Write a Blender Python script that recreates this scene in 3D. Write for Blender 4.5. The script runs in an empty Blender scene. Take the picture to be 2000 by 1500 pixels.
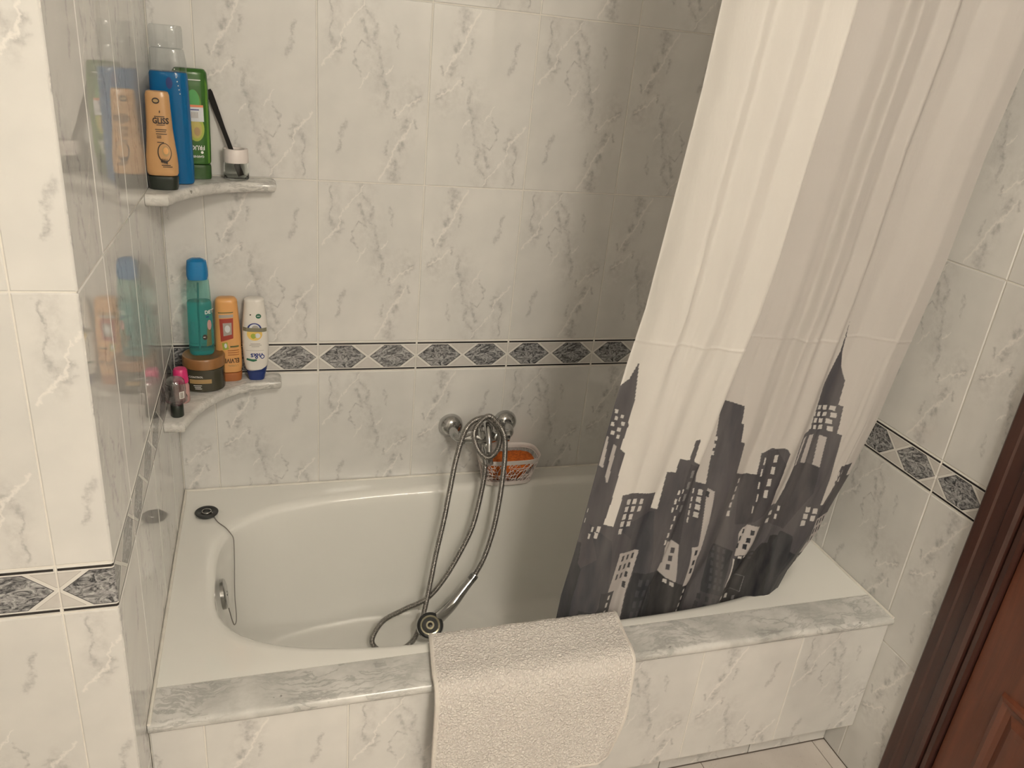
import bpy, bmesh, math, random
import numpy as np
from mathutils import Matrix, Vector, Euler, Quaternion
random.seed(7); np.random.seed(7)
S = bpy.context.scene
COL = S.collection
PI = math.pi

# ------------------------------------------------------------ camera, light, exposure
cam_d = bpy.data.cameras.new('camera'); cam = bpy.data.objects.new('camera', cam_d); COL.objects.link(cam)
R_ = Matrix(((0.9553059688563812, 0.2942284223977479, 0.028638109586760357),
             (-0.2801848903734092, 0.8702790441679144, 0.4051059274913442),
             (0.09427053131181283, -0.3950240761466496, 0.9138211237384888)))
right, fwd, up = R_.col[0].copy(), R_.col[1].copy(), R_.col[2].copy()
M3 = Matrix((right, up, -fwd)).transposed()
cam.matrix_world = Matrix.Translation((0.22303498, -1.88295612, 1.59245318)) @ M3.to_4x4()
cam_d.sensor_fit = 'HORIZONTAL'; cam_d.sensor_width = 36.0
cam_d.lens = 36.0 * 1523.71 / 2000.0
cam_d.clip_start = 0.02
S.camera = cam
LAMP = 116.0            # emission of the ceiling globe
FILL = 86.0           # emission of an unseen fill tube added to brighten the tub front
w = bpy.data.worlds.new('world'); S.world = w; w.use_nodes = True
w.node_tree.nodes['Background'].inputs[0].default_value = (0.9, 0.85, 0.75, 1)
w.node_tree.nodes['Background'].inputs[1].default_value = 0.05
S.view_settings.view_transform = 'Standard'; S.view_settings.look = 'None'
S.view_settings.gamma = 1.0; S.view_settings.use_curve_mapping = False
S.view_settings.exposure = 0.0

# ------------------------------------------------------------ node helpers
class NT:
    def __init__(s, name):
        s.m = bpy.data.materials.new(name); s.m.use_nodes = True
        s.t = s.m.node_tree; s.n = s.t.nodes; s.L = s.t.links
        s.p = s.n['Principled BSDF']
    def node(s, ty, **k):
        n = s.n.new(ty)
        for a, v in k.items(): setattr(n, a, v)
        return n
    def put(s, sock, v):
        if isinstance(v, bpy.types.NodeSocket): s.L.new(v, sock)
        elif isinstance(v, (tuple, list)) and len(v) == 3 and sock.type == 'RGBA': sock.default_value = (*v, 1)
        else: sock.default_value = v
    def math(s, op, a, b=0.0, c=None, clamp=False):
        n = s.node('ShaderNodeMath', operation=op, use_clamp=clamp)
        s.put(n.inputs[0], a); s.put(n.inputs[1], b)
        if c is not None: s.put(n.inputs[2], c)
        return n.outputs[0]
    def vm(s, op, a, b=None, out=0):
        n = s.node('ShaderNodeVectorMath', operation=op); s.put(n.inputs[0], a)
        if b is not None:
            s.put(n.inputs['Scale' if op == 'SCALE' else 1], b)
        return n.outputs[out]
    def coord(s, kind='Object'):
        return s.node('ShaderNodeTexCoord').outputs[kind]
    def noise(s, vec, scale, detail=4, rough=.5, dist=0, col=False):
        n = s.node('ShaderNodeTexNoise'); s.put(n.inputs['Vector'], vec)
        n.inputs['Scale'].default_value = scale; n.inputs['Detail'].default_value = detail
        n.inputs['Roughness'].default_value = rough; n.inputs['Distortion'].default_value = dist
        return n.outputs['Color' if col else 'Fac']
    def map(s, v, a, b, c=0.0, d=1.0, smooth=False):
        n = s.node('ShaderNodeMapRange')
        if smooth: n.interpolation_type = 'SMOOTHSTEP'
        s.put(n.inputs[0], v)
        for i, x in enumerate((a, b, c, d)): n.inputs[1+i].default_value = x
        return n.outputs[0]
    def mix(s, f, a, b, blend='MIX'):
        n = s.node('ShaderNodeMix', data_type='RGBA', blend_type=blend)
        s.put(n.inputs[0], f); s.put(n.inputs[6], a); s.put(n.inputs[7], b)
        return n.outputs[2]
    def bump(s, h, st=.2, d=.01):
        n = s.node('ShaderNodeBump'); n.inputs['Strength'].default_value = st
        n.inputs['Distance'].default_value = d; s.put(n.inputs['Height'], h)
        s.L.new(n.outputs[0], s.p.inputs['Normal']); return n.outputs[0]
    def set(s, **k):
        for a, v in k.items(): s.put(s.p.inputs[a.replace('_', ' ')], v)
        return s
def simple(name, col, rough=.4, metal=0.0, var=.04, scale=30, **k):
    t = NT(name); nz = t.noise(t.coord(), scale, 3)
    c = t.mix(t.map(nz, .3, .7), tuple(x*(1-var) for x in col), tuple(min(1, x*(1+var)) for x in col))
    t.set(Base_Color=c, Roughness=rough, Metallic=metal)
    for a, v in k.items(): t.put(t.p.inputs[a.replace('_', ' ')], v)
    return t.m

# ------------------------------------------------------------ materials
TILE_A, TILE_B = (.685, .675, .65), (.63, .625, .605)
def tile_mat():
    t = NT('marbled_tile'); co = t.coord()
    info = t.node('ShaderNodeObjectInfo').outputs['Random']
    wz = t.vm('SUBTRACT', t.noise(co, 22, 3, col=True), (.5, .5, .5))
    w2 = t.vm('SUBTRACT', t.noise(co, 110, 3, col=True), (.5, .5, .5))
    p = t.vm('ADD', co, t.vm('ADD', t.vm('SCALE', wz, .030), t.vm('SCALE', w2, .016)))
    p = t.vm('MULTIPLY', p, (1, 0, 1))
    def P(u, v): return ((u-.5)*.25, 0, (.5-v)*.4)
    def seg(a, b, w0):
        A, B = Vector(P(*a)), Vector(P(*b)); d = B-A
        q = t.vm('SUBTRACT', p, tuple(A))
        h = t.math('MULTIPLY', t.vm('DOT_PRODUCT', q, tuple(d), out=1), 1/max(d.length_squared, 1e-9), clamp=True)
        n = t.node('ShaderNodeVectorMath', operation='SCALE'); n.inputs[0].default_value = tuple(d); t.put(n.inputs['Scale'], h)
        dist = t.vm('LENGTH', t.vm('SUBTRACT', q, n.outputs[0]), out=1)
        return t.map(dist, 0, w0, 1, 0, True)
    def union(l):
        o = l[0]
        for x in l[1:]: o = t.math('MAXIMUM', o, x)
        return o
    dark = [((.31,.04),(.30,.12),.016), ((.24,.19),(.23,.25),.007), ((.37,.17),(.37,.25),.006), ((.23,.30),(.19,.36),.010),
            ((.14,.46),(.10,.51),.012), ((.31,.37),(.29,.42),.007), ((.81,.18),(.79,.26),.0075), ((.79,.25),(.73,.34),.0095),
            ((.37,.45),(.39,.53),.008), ((.39,.53),(.46,.58),.010), ((.44,.60),(.47,.68),.006), ((.47,.68),(.46,.75),.0065),
            ((.46,.75),(.53,.79),.007), ((.50,.78),(.49,.86),.009), ((.55,.79),(.61,.86),.009), ((.63,.58),(.68,.70),.0045),
            ((.68,.70),(.60,.77),.0045), ((.60,.77),(.53,.73),.004), ((.28,.74),(.31,.80),.0045), ((.30,.80),(.33,.86),.007),
            ((.82,.70),(.78,.75),.008), ((.86,.72),(.87,.78),.009), ((.87,.78),(.88,.97),.0035), ((.51,.88),(.57,.92),.007),
            ((.09,.33),(.12,.36),.008), ((.60,.95),(.60,.99),.009)]
    light = [((.43,.02),(.27,.23),.0042), ((.27,.23),(.13,.36),.0045), ((.31,.38),(.10,.50),.0036), ((.74,.84),(.58,.98),.0032),
             ((.94,.63),(.80,.74),.0032), ((.63,.52),(.54,.60),.0026), ((.40,.60),(.34,.66),.0026), ((.80,.74),(.76,.84),.0026)]
    D = union([seg(*x) for x in dark]); Lm = union([seg(*x) for x in light])
    pat = t.map(t.noise(co, 70, 5, .65), .36, .60)
    D = t.math('MULTIPLY', D, t.math('MULTIPLY', pat, .72))
    soft = union([seg((.40,.45),(.60,.95),.055), seg((.33,.05),(.15,.55),.045), seg((.86,.68),(.84,.98),.03)])
    cloud = t.math('MULTIPLY', soft, t.map(t.noise(co, 45, 5, .7), .40, .66))
    base = t.mix(t.map(t.noise(co, 9, 3), .35, .65), TILE_A, TILE_B)
    base = t.mix(t.math('MULTIPLY', cloud, .62), base, (.50, .49, .475))
    base = t.mix(D, base, (.36, .355, .355))
    base = t.mix(t.math('MULTIPLY', Lm, .60), base, (.82, .79, .75))
    br = t.map(info, 0, 1, .965, 1.03)
    hs = t.node('ShaderNodeHueSaturation'); t.put(hs.inputs['Value'], br); t.put(hs.inputs['Color'], base)
    t.set(Base_Color=hs.outputs[0], Roughness=.018, IOR=1.6)
    t.bump(t.noise(co, 14, 2), .05, .0006)
    return t.m
def border_mat():
    t = NT('patterned_border_tile'); co = t.coord()
    sp = t.node('ShaderNodeSeparateXYZ'); t.put(sp.inputs[0], co)
    ax = t.math('ABSOLUTE', sp.outputs[0]); az = t.math('ABSOLUTE', sp.outputs[2])
    xl = t.math('ABSOLUTE', t.math('SUBTRACT', ax, .0624))
    d = t.math('ADD', t.math('MULTIPLY', t.math('SUBTRACT', xl, .0575), .637), t.math('MULTIPLY', az, .770))
    dh = t.math('SUBTRACT', az, .0305)
    dd = t.math('MAXIMUM', d, dh)
    lt = lambda a, b: t.math('LESS_THAN', a, b)
    hexa = lt(dd, 0.0); core = lt(dd, -.0011)
    pale = t.math('MULTIPLY', t.math('GREATER_THAN', d, .0060), lt(az, .0292))
    pale_line = t.math('MULTIPLY', t.math('GREATER_THAN', d, .0054), lt(az, .0298))
    blk = t.math('MULTIPLY', lt(t.math('ABSOLUTE', t.math('SUBTRACT', az, .0352)), .0022), lt(ax, .1225))
    st = t.vm('MULTIPLY', co, (1, 1, 1.9))
    m1 = t.noise(st, 40, 6, .70, 2.4)
    marb = t.mix(t.map(m1, .40, .62), (.030, .032, .037), (.46, .455, .455))
    c = t.mix(pale_line, (.68, .665, .63), (.33, .31, .29))
    c = t.mix(pale, c, t.mix(t.noise(co, 70, 4), (.50, .475, .45), (.60, .585, .56)))
    c = t.mix(hexa, c, (.05, .05, .055)); c = t.mix(core, c, marb)
    c = t.mix(blk, c, (.018, .016, .016))
    t.set(Base_Color=c, Roughness=.16)
    return t.m
def marble_mat(name, a, b, scale=9):
    t = NT(name); co = t.coord()
    q = t.vm('ADD', co, t.vm('SCALE', t.vm('SUBTRACT', t.noise(co, 8, 4, col=True), (.5, .5, .5)), .10))
    q = t.vm('MULTIPLY', q, (.55, 1.0, 1.0))
    rot = t.node('ShaderNodeMapping'); t.put(rot.inputs[0], q); rot.inputs['Rotation'].default_value = (0, 0, .62)
    rot.inputs['Scale'].default_value = (.7, 2.6, 2.6)
    v = t.noise(rot.outputs[0], scale, 8, .68)
    vein = t.map(t.math('ABSOLUTE', t.math('SUBTRACT', v, .5)), 0, .055, 1, 0, True)
    cl = t.map(t.noise(co, 11, 5, .6), .38, .68)
    c = t.mix(t.math('MULTIPLY', cl, .9), a, b)
    c = t.mix(t.math('MULTIPLY', vein, t.map(t.noise(co, 7, 2), .35, .65, .05, .55)), c, tuple(x*.55 for x in b))
    spot = t.map(t.noise(co, 55, 2), .74, .80, 0, .7)
    c = t.mix(spot, c, (.10, .09, .08))
    t.set(Base_Color=c, Roughness=.20)
    return t.m
M = {}
M['tile'] = tile_mat(); M['border'] = border_mat()
M['grout'] = simple('grout', (.72, .695, .64), .8, scale=80)
M['marble'] = marble_mat('grey_white_marble', (.62, .615, .59), (.40, .40, .38), 12)
M['shelf_marble'] = marble_mat('shelf_marble', (.66, .65, .615), (.45, .44, .42), 12)
M['enamel'] = simple('white_enamel', (.80, .795, .755), .075, var=.01, scale=4, Coat_Weight=.3, Coat_Roughness=.06)
M['caulk'] = simple('caulk', (.72, .695, .635), .5, var=.08)
M['brass'] = simple('pale_brass', (.52, .50, .38), .2, 1.0)
M['chrome'] = simple('chrome', (.50, .50, .495), .15, 1.0, var=.03)
M['hose'] = simple('chrome_hose', (.33, .315, .30), .33, 1.0, var=.03)
M['rubber'] = simple('black_rubber', (.02, .022, .022), .35)
M['white_plastic'] = simple('white_plastic', (.74, .68, .65), .4, var=.02)
M['plaster'] = simple('ceiling_paint', (.75, .73, .69), .8, var=.02)
M['black'] = simple('black_plastic', (.014, .013, .012), .75, Specular_IOR_Level=.2)
def sponge():
    t = NT('orange_sponge'); co = t.coord(); n = t.noise(co, 160, 4, .7)
    t.set(Base_Color=t.mix(t.map(n, .35, .65), (.42, .085, .008), (.75, .18, .02)), Roughness=.85)
    t.bump(n, .8, .003); return t.m
M['sponge'] = sponge()
def wood(name, a, b, rough):
    t = NT(name); co = t.coord()
    q = t.vm('MULTIPLY', co, (14, 14, .9)); n = t.noise(q, 3.0, 5, .6, .6)
    t.set(Base_Color=t.mix(t.map(n, .3, .7), a, b), Roughness=rough, Coat_Weight=.25, Coat_Roughness=.25)
    t.bump(t.noise(t.vm('MULTIPLY', co, (60, 60, 2)), 3, 3), .12, .002); return t.m
M['wood_dark'] = wood('dark_mahogany', (.033, .012, .009), (.060, .021, .0135), .42)
M['wood_red'] = wood('red_mahogany', (.080, .022, .009), (.14, .038, .015), .36)
def terry(name, a, b):
    t = NT(name); co = t.coord()
    q = t.vm('ADD', co, t.vm('SCALE', t.vm('SUBTRACT', t.noise(co, 130, 2, col=True), (.5, .5, .5)), .009))
    v = t.node('ShaderNodeTexVoronoi', feature='F1'); t.put(v.inputs['Vector'], q); v.inputs['Scale'].default_value = 210
    h = t.map(v.outputs['Distance'], .1, .75, 1, 0)
    c = t.mix(h, a, b); c = t.mix(t.map(t.noise(co, 14, 4), .3, .7, 0, .35), c, tuple(x*.86 for x in b))
    t.set(Base_Color=c, Roughness=.95, Sheen_Weight=.15)
    t.bump(h, .7, .004); return t.m
M['terry'] = terry('terry_cloth', (.60, .555, .52), (.84, .80, .755))
M['hem'] = simple('woven_hem', (.68, .64, .59), .85, scale=200)
def floor_mat():
    t = NT('speckled_floor_tile'); co = t.coord()
    c = t.mix(t.map(t.noise(co, 12, 4), .3, .7), (.58, .53, .49), (.66, .61, .565))
    c = t.mix(t.map(t.noise(co, 190, 2), .66, .74, 0, .55), c, (.30, .25, .22))
    t.set(Base_Color=c, Roughness=.35); return t.m
M['floor'] = floor_mat(); M['floor_grout'] = simple('dark_joint', (.16, .13, .11), .9)

def trans(name, col, rough=.06, tw=.9, ior=1.33, dens=None):
    t = NT(name); nz = t.noise(t.coord(), 12, 2)
    c = t.mix(t.map(nz, .3, .7), tuple(x*.95 for x in col), col)
    t.set(Base_Color=c, Roughness=rough, IOR=ior, Transmission_Weight=tw); return t.m
M['glass'] = trans('clear_glass', (.95, .97, .95), .03, 1.0, 1.35)
def clearm(name, tint, f0=.06, f1=.5):
    t = NT(name); tr = t.node('ShaderNodeBsdfTransparent'); nz = t.noise(t.coord(), 20, 2)
    t.put(tr.inputs[0], t.mix(t.map(nz, .3, .7), tuple(x*.97 for x in tint), tint))
    gl = t.node('ShaderNodeBsdfGlossy'); gl.inputs['Roughness'].default_value = .08
    lw = t.node('ShaderNodeLayerWeight'); lw.inputs[0].default_value = .35; fac = t.math('ADD', t.math('MULTIPLY', t.math('POWER', lw.outputs[1], 2.0), f1), f0)
    mx = t.node('ShaderNodeMixShader'); t.put(mx.inputs[0], fac); t.L.new(tr.outputs[0], mx.inputs[1]); t.L.new(gl.outputs[0], mx.inputs[2])
    t.L.new(mx.outputs[0], t.n['Material Output'].inputs[0]); return t.m
M['clear'] = clearm('clear_plastic', (.91, .925, .93))
M['grey_clear'] = clearm('thick_clear_plastic', (.74, .73, .73), .16, .75)
M['blue_gel'] = trans('blue_gel', (.01, .20, .50), .16, .45, 1.35)
M['teal_gel'] = trans('teal_gel', (.16, .64, .64), .10, .85, 1.2)
M['teal_clear'] = clearm('teal_clear', (.66, .90, .88))
def solid(n, c, r=.28, **k): M[n] = simple(n, c, r, var=.03, **k)
solid('gold', (.50, .29, .13), .25); solid('dark_green', (.018, .024, .018), .3)
solid('green', (.035, .12, .02), .22); solid('light_green', (.10, .24, .03), .22)
solid('green_cap', (.03, .085, .02), .25)
solid('blue_cap', (.01, .17, .40), .25); solid('peach', (.66, .34, .12), .3)
solid('copper_cap', (.35, .12, .035), .3); solid('white_bottle', (.72, .69, .64), .28)
solid('navy', (.015, .035, .16), .3); solid('brown_jar', (.045, .042, .028), .22)
solid('copper_lid', (.26, .125, .045), .28); solid('pink', (.60, .03, .16), .35)
solid('ink', (.03, .018, .012), .5); solid('white_ink', (.75, .75, .72), .5); solid('gold_ink', (.36, .24, .10), .4)
solid('red_label', (.33, .045, .03), .4); solid('grey_label', (.36, .33, .30), .4); solid('olive', (.12, .13, .05), .5)
solid('navy_ink', (.02, .04, .20), .5); solid('green_ink', (.02, .13, .07), .5); solid('yellow_ink', (.75, .52, .14), .5)
solid('taupe', (.20, .19, .13), .5); solid('teal_ink', (.03, .20, .20), .4); solid('orange_ink', (.70, .22, .10), .5)
solid('lime', (.33, .40, .06), .4); solid('avocado', (.45, .38, .10), .4); solid('blush', (.5, .3, .28), .4)
solid('price_white', (.62, .64, .66), .5); solid('purple', (.10, .06, .09), .4); solid('mid_green', (.05, .28, .06), .35)

# ------------------------------------------------------------ object helpers
def link(o, parent=None):
    COL.objects.link(o)
    if parent: o.parent = parent
    return o
def mesh_obj(name, me, mat=None, parent=None):
    o = bpy.data.objects.new(name, me)
    if mat is not None and not me.materials: me.materials.append(M[mat] if isinstance(mat, str) else mat)
    return link(o, parent)
def obj(name, bm, mat, parent=None, smooth=False, loc=None):
    bmesh.ops.recalc_face_normals(bm, faces=bm.faces)
    me = bpy.data.meshes.new(name); bm.to_mesh(me); bm.free()
    if smooth:
        me.polygons.foreach_set('use_smooth', [True]*len(me.polygons))
        if smooth != 'all': me.set_sharp_from_angle(angle=math.radians(smooth if smooth is not True else 40))
    o = mesh_obj(name, me, mat, parent)
    if loc: o.location = loc
    return o
def tag(o, label, cat, group=None):
    o['label'] = label; o['category'] = cat
    if group: o['group'] = group
    return o
def thing(name, label, cat, loc=(0,0,0), rz=0, group=None):
    o = bpy.data.objects.new(name, None); o.empty_display_size = .02; COL.objects.link(o)
    o.location = loc; o.rotation_euler = (0, 0, rz); return tag(o, label, cat, group)
def struct(o): o['kind'] = 'structure'; return o
def bx(bm, x0, x1, y0, y1, z0, z1, bev=0):
    r = bmesh.ops.create_cube(bm, size=1)
    for v in r['verts']:
        v.co = Vector(((x0+x1)/2+v.co.x*(x1-x0), (y0+y1)/2+v.co.y*(y1-y0), (z0+z1)/2+v.co.z*(z1-z0)))
    if bev:
        es = list({e for v in r['verts'] for e in v.link_edges})
        bmesh.ops.bevel(bm, geom=es, offset=bev, segments=2, affect='EDGES', profile=.6)
def box(*a, bev=0):
    bm = bmesh.new(); bx(bm, *a, bev=bev); return bm
def rings(bm, rs, closed=True, cap0=True, cap1=True):
    V = [[bm.verts.new(p) for p in r] for r in rs]
    n = len(V[0])
    for a, b in zip(V, V[1:]):
        for i in range(n if closed else n-1):
            j = (i+1) % n; bm.faces.new((a[i], a[j], b[j], b[i]))
    if cap0: bm.faces.new(V[0][::-1])
    if cap1: bm.faces.new(V[-1])
    return V
def circ(c, n, r, seg=24, u=None):
    n = Vector(n).normalized(); u = Vector(u) if u else n.orthogonal(); u = (u-n*u.dot(n)).normalized(); v = n.cross(u)
    return [Vector(c)+u*math.cos(2*PI*i/seg)*r+v*math.sin(2*PI*i/seg)*r for i in range(seg)]
def lathe(bm, base, axis, prof, seg=28, cap0=True, cap1=True):
    base = Vector(base); ax = Vector(axis).normalized()
    return rings(bm, [circ(base+ax*h, ax, r, seg) for h, r in prof], cap0=cap0, cap1=cap1)
def catmull(P, sub):
    P = [Vector(p) for p in P]; P = [P[0]*2-P[1]]+P+[P[-1]*2-P[-2]]; out = []
    for i in range(1, len(P)-2):
        a, b, c, d = P[i-1:i+3]
        for k in range(sub):
            t = k/sub
            out.append(.5*((2*b)+(c-a)*t+(2*a-5*b+4*c-d)*t*t+(3*b-a-3*c+d)*t**3))
    out.append(P[-2]); return out
def resample(P, step):
    out = [P[0]]; acc = 0
    for a, b in zip(P, P[1:]):
        L = (b-a).length; 
        while acc+L >= step:
            t = (step-acc)/L; a = a.lerp(b, t); out.append(a); L = (b-a).length; acc = 0
        acc += L
    return out
def sweep(bm, P, rad, seg=10, cap=True):
    t = (P[1]-P[0]).normalized(); u = t.orthogonal().normalized(); R = []
    for i, p in enumerate(P):
        a = P[max(i-1, 0)]; b = P[min(i+1, len(P)-1)]; t = (b-a).normalized()
        u = (u-t*u.dot(t)).normalized(); v = t.cross(u); r = rad(i) if callable(rad) else rad
        R.append([p+(u*math.cos(2*PI*k/seg)+v*math.sin(2*PI*k/seg))*r for k in range(seg)])
    return rings(bm, R, cap0=cap, cap1=cap)

# ------------------------------------------------------------ room shell
L = 1.5899; ZR = .4637; ZC = 2.45; YP = -.86; XW = -.95; YB = -3.05
ROWS = [(0, .389), (.389, .787), ('b', .787, .8696), (.8696, 1.268), (1.268, 1.666), (1.666, 2.065), (2.065, ZC)]
W_, G_ = .25, .0022
tile_cache = {}
def tile_mesh(kind, l, r, b, t):
    key = (kind, round(l, 4), round(r, 4), round(b, 4), round(t, 4))
    if key in tile_cache: return tile_cache[key]
    g = G_/2; bv = .0016; dp = .007
    l += g; r -= g; b += g; t -= g
    v = [(l+bv, 0, b+bv), (r-bv, 0, b+bv), (r-bv, 0, t-bv), (l+bv, 0, t-bv),
         (l, bv*.8, b), (r, bv*.8, b), (r, bv*.8, t), (l, bv*.8, t),
         (l, dp, b), (r, dp, b), (r, dp, t), (l, dp, t)]
    f = [(0, 1, 2, 3)]
    for k in (0, 4):
        for i in range(4):
            j = (i+1) % 4; f.append((k+i, k+4+i, k+4+j, k+j))
    me = bpy.data.meshes.new(kind); me.from_pydata(v, [], f); me.update()
    me.materials.append(M['border' if kind == 'border_tile' else 'tile'])
    tile_cache[key] = me; return me
def lay_tiles(parent, kind_axis, plane, joints, lo, hi, zlo, zhi, phase=0, rows=ROWS):
    # kind_axis: 'x' faces -y (u=+x), 'l' left wall faces +x (u=+y), 'r' right wall faces -x (u=-y)
    for ri, row in enumerate(rows):
        band = row[0] == 'b'; z0, z1 = row[-2:]
        a, b = max(z0, zlo), min(z1, zhi)
        if b-a < .012: continue
        zc = (z0+z1)/2 if z1-z0 > .37 or band else (z0+.199 if z0 > 1 else z1-.199)
        for k, j in enumerate(joints):
            u0, u1 = max(j, lo), min(j+W_, hi)
            if u1-u0 < .012: continue
            uc = j+W_/2; flip = (k+phase) % 2 == 1 and not band
            if kind_axis == 'x': R = Matrix.Identity(3); c = (uc, plane, zc); l, r = u0-uc, u1-uc
            elif kind_axis == 'l': R = Matrix(((0, -1, 0), (1, 0, 0), (0, 0, 1))); c = (plane, uc, zc); l, r = u0-uc, u1-uc
            else: R = Matrix(((0, 1, 0), (-1, 0, 0), (0, 0, 1))); c = (plane, uc, zc); l, r = uc-u1, uc-u0
            bb, tt = a-zc, b-zc
            if flip: R = R @ Matrix.Rotation(PI, 3, 'Y'); l, r, bb, tt = -r, -l, -tt, -bb
            me = tile_mesh('border_tile' if band else 'tile', l, r, bb, tt)
            o = bpy.data.objects.new('border_tile' if band else 'tile', me)
            o.matrix_world = Matrix.Translation(c) @ R.to_4x4(); COL.objects.link(o); o.parent = parent
GD = .0016
wall_back = struct(obj('wall_back', box(-.1, L+.1, GD, .1, 0, ZC), 'grout'))
lay_tiles(wall_back, 'x', 0, [.0871+W_*k for k in range(-1, 6)], 0, L, ZR-.01, ZC, phase=1)
wall_left = struct(obj('wall_left', box(-.1, -GD, YP+.1, GD, 0, ZC), 'grout'))
lay_tiles(wall_left, 'l', 0, [-.934+W_*k for k in range(5)], YP, 0, 0, ZC)
wall_front = struct(obj('wall_front', box(XW-.1, -GD, YP+GD, YP+.1, 0, ZC), 'grout'))
lay_tiles(wall_front, 'x', YP, [-.0737-W_*k for k in range(4, -1, -1)], XW, 0, 0, ZC, phase=1)
YD0, YD1 = -.8835, -1.86         # casing of the door in the right wall
wr = bmesh.new(); bx(wr, L+GD, L+.1, YD0-.08, .1, 0, ZC); bx(wr, L+GD, L+.1, YD1+.08, YD0-.08, 2.08, ZC); bx(wr, L+GD, L+.1, YB-.1, YD1+.08, 0, ZC)
wall_right = struct(obj('wall_right', wr, 'grout'))
lay_tiles(wall_right, 'r', L, [-1.004+W_*k for k in range(4)], YD0-.02, 0, 0, ZC)
lay_tiles(wall_right, 'r', L, [-3.004+W_*k for k in range(5)], -3.0, YD1, 0, ZC)
wall_rear = struct(obj('wall_rear', box(XW-.1, L+.1, YB-.1, YB, 0, ZC), simple('rear_wall_tile', (.72, .71, .68), .25)))
wall_side = struct(obj('wall_far_left', box(XW-.1, XW, YB, YP, 0, ZC), simple('side_wall_tile', (.72, .71, .68), .25)))
ceiling = struct(obj('ceiling', box(XW-.1, L+.1, YB-.1, .1, ZC, ZC+.1), 'plaster'))
# floor
floor = struct(obj('floor', box(XW-.1, L+.1, YB-.1, .1, -.1, -.0015), 'floor_grout'))
ftm = {}
for i in range(-8, 1):
    for j in range(0, 7):
        x0, x1 = 1.552+.33*i, 1.552+.33*(i+1); y1, y0 = -.699-.33*j, -.699-.33*(j+1)
        x1, x0, y0 = min(x1, L), max(x0, XW), max(y0, YB)
        if x1-x0 < .01 or y1-y0 < .01: continue
        w_, h_ = round(x1-x0, 4), round(y1-y0, 4)
        if (w_, h_) not in ftm:
            o = obj('floor_tile', box(-w_/2+.001, w_/2-.001, -h_/2+.001, h_/2-.001, -.01, 0, bev=.001), 'floor', floor)
            ftm[(w_, h_)] = o.data
        else: o = mesh_obj('floor_tile', ftm[(w_, h_)], None, floor)
        o.location = ((x0+x1)/2, (y0+y1)/2, 0)

# ------------------------------------------------------------ door in the right wall
def extr_profile(bm, prof, z0, z1, n=1):
    """prof: points (y, x) of a moulding, run along z"""
    rings(bm, [[Vector((x, y, z)) for y, x in prof] for z in (z0, z1)])
def casing_prof(y0, s):
    pts = [(0, .002), (0, -.018), (.004, -.021), (.026, -.022), (.030, -.019), (.055, -.019), (.060, -.024), (.078, -.026), (.084, -.021),
           (.086, -.012), (.090, -.012), (.092, -.019), (.101, -.019), (.103, -.010), (.103, .03), (0, .03)]
    return [(y0+s*a, L+b) for a, b in pts]
door = bpy.data.objects.new('door_1', None); COL.objects.link(door); struct(door)
bm = bmesh.new(); extr_profile(bm, casing_prof(YD0, -1), 0, 2.14); obj('casing', bm, 'wood_dark', door)
bm = bmesh.new(); extr_profile(bm, casing_prof(YD1, 1), 0, 2.14); obj('casing', bm, 'wood_dark', door)
bm = bmesh.new(); bx(bm, L-.02, L+.03, YD1, YD0, 2.05, 2.15, bev=.003); obj('casing', bm, 'wood_dark', door)
bm = bmesh.new(); bx(bm, L-.004, L+.035, YD1+.105, YD0-.1055, .005, 2.05, bev=.002)
leaf = obj('door_leaf', bm, 'wood_red', door)
def panel(y0, y1, z0, z1):
    bm = bmesh.new(); X = [(0, 0), (.004, -.009), (.012, -.011), (.020, -.004), (.030, -.002), (.046, -.012), (.060, -.013)]
    R = []
    for d, h in X:
        R.append([Vector((L-.004+h, y, z)) for y, z in ((y0-d, z0+d), (y0-d, z1-d), (y1+d, z1-d), (y1+d, z0+d))])
    rings(bm, R, cap0=False); obj('panel', bm, 'wood_red', leaf)
for z0, z1 in ((.12, .522), (.66, 1.08), (1.22, 1.95)): panel(-1.062, -1.68, z0, z1)
h = obj('door_handle', (lambda b: (lathe(b, (L-.004, -1.02, 1.12), (-1, 0, 0), [(0, .024), (.006, .022), (.008, .009), (.045, .009)], 20), sweep(b, catmull([(L-.05, -1.02, 1.12), (L-.052, -1.07, 1.122), (L-.05, -1.13, 1.115)], 6), .009, 10), b)[-1])(bmesh.new()), 'chrome', door, True)

# ------------------------------------------------------------ ceiling lamp (above and behind the camera) and an added fill tube
def emis(name, col, st):
    t = NT(name); e = t.node('ShaderNodeEmission'); e.inputs[0].default_value = (*col, 1); e.inputs[1].default_value = st
    t.L.new(e.outputs[0], t.n['Material Output'].inputs[0]); return t.m
lamp = thing('ceiling_lamp', 'round opal glass ceiling lamp above the bathroom floor', 'lamp', (.70, -2.35, ZC))
obj('base', (lambda b: (lathe(b, (0, 0, -.03), (0, 0, 1), [(0, .11), (.028, .115)], 32), b)[1])(bmesh.new()), 'white_plastic', lamp, True)
bm = bmesh.new(); lathe(bm, (0, 0, -.03), (0, 0, -1), [(0, .115), (.02, .135), (.05, .14), (.085, .115), (.105, .07), (.112, .02)], 32)
obj('glass_diffuser', bm, emis('lit_opal_glass', (1.0, .905, .765), LAMP), lamp, True)
fill = thing('fill_tube', 'horizontal white fill tube added on the rear wall, out of view', 'lamp', (1.05, YB, 2.04))
obj('holder', box(-.32, .32, .001, .03, -.03, .03, bev=.004), 'white_plastic', fill)
bm = bmesh.new(); lathe(bm, (-.30, .055, 0), (1, 0, 0), [(0, .02), (.004, .025), (.596, .025), (.60, .02)], 20); obj('tube', bm, emis('lit_fill_tube', (1.0, .915, .785), FILL), fill, True)

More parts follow.
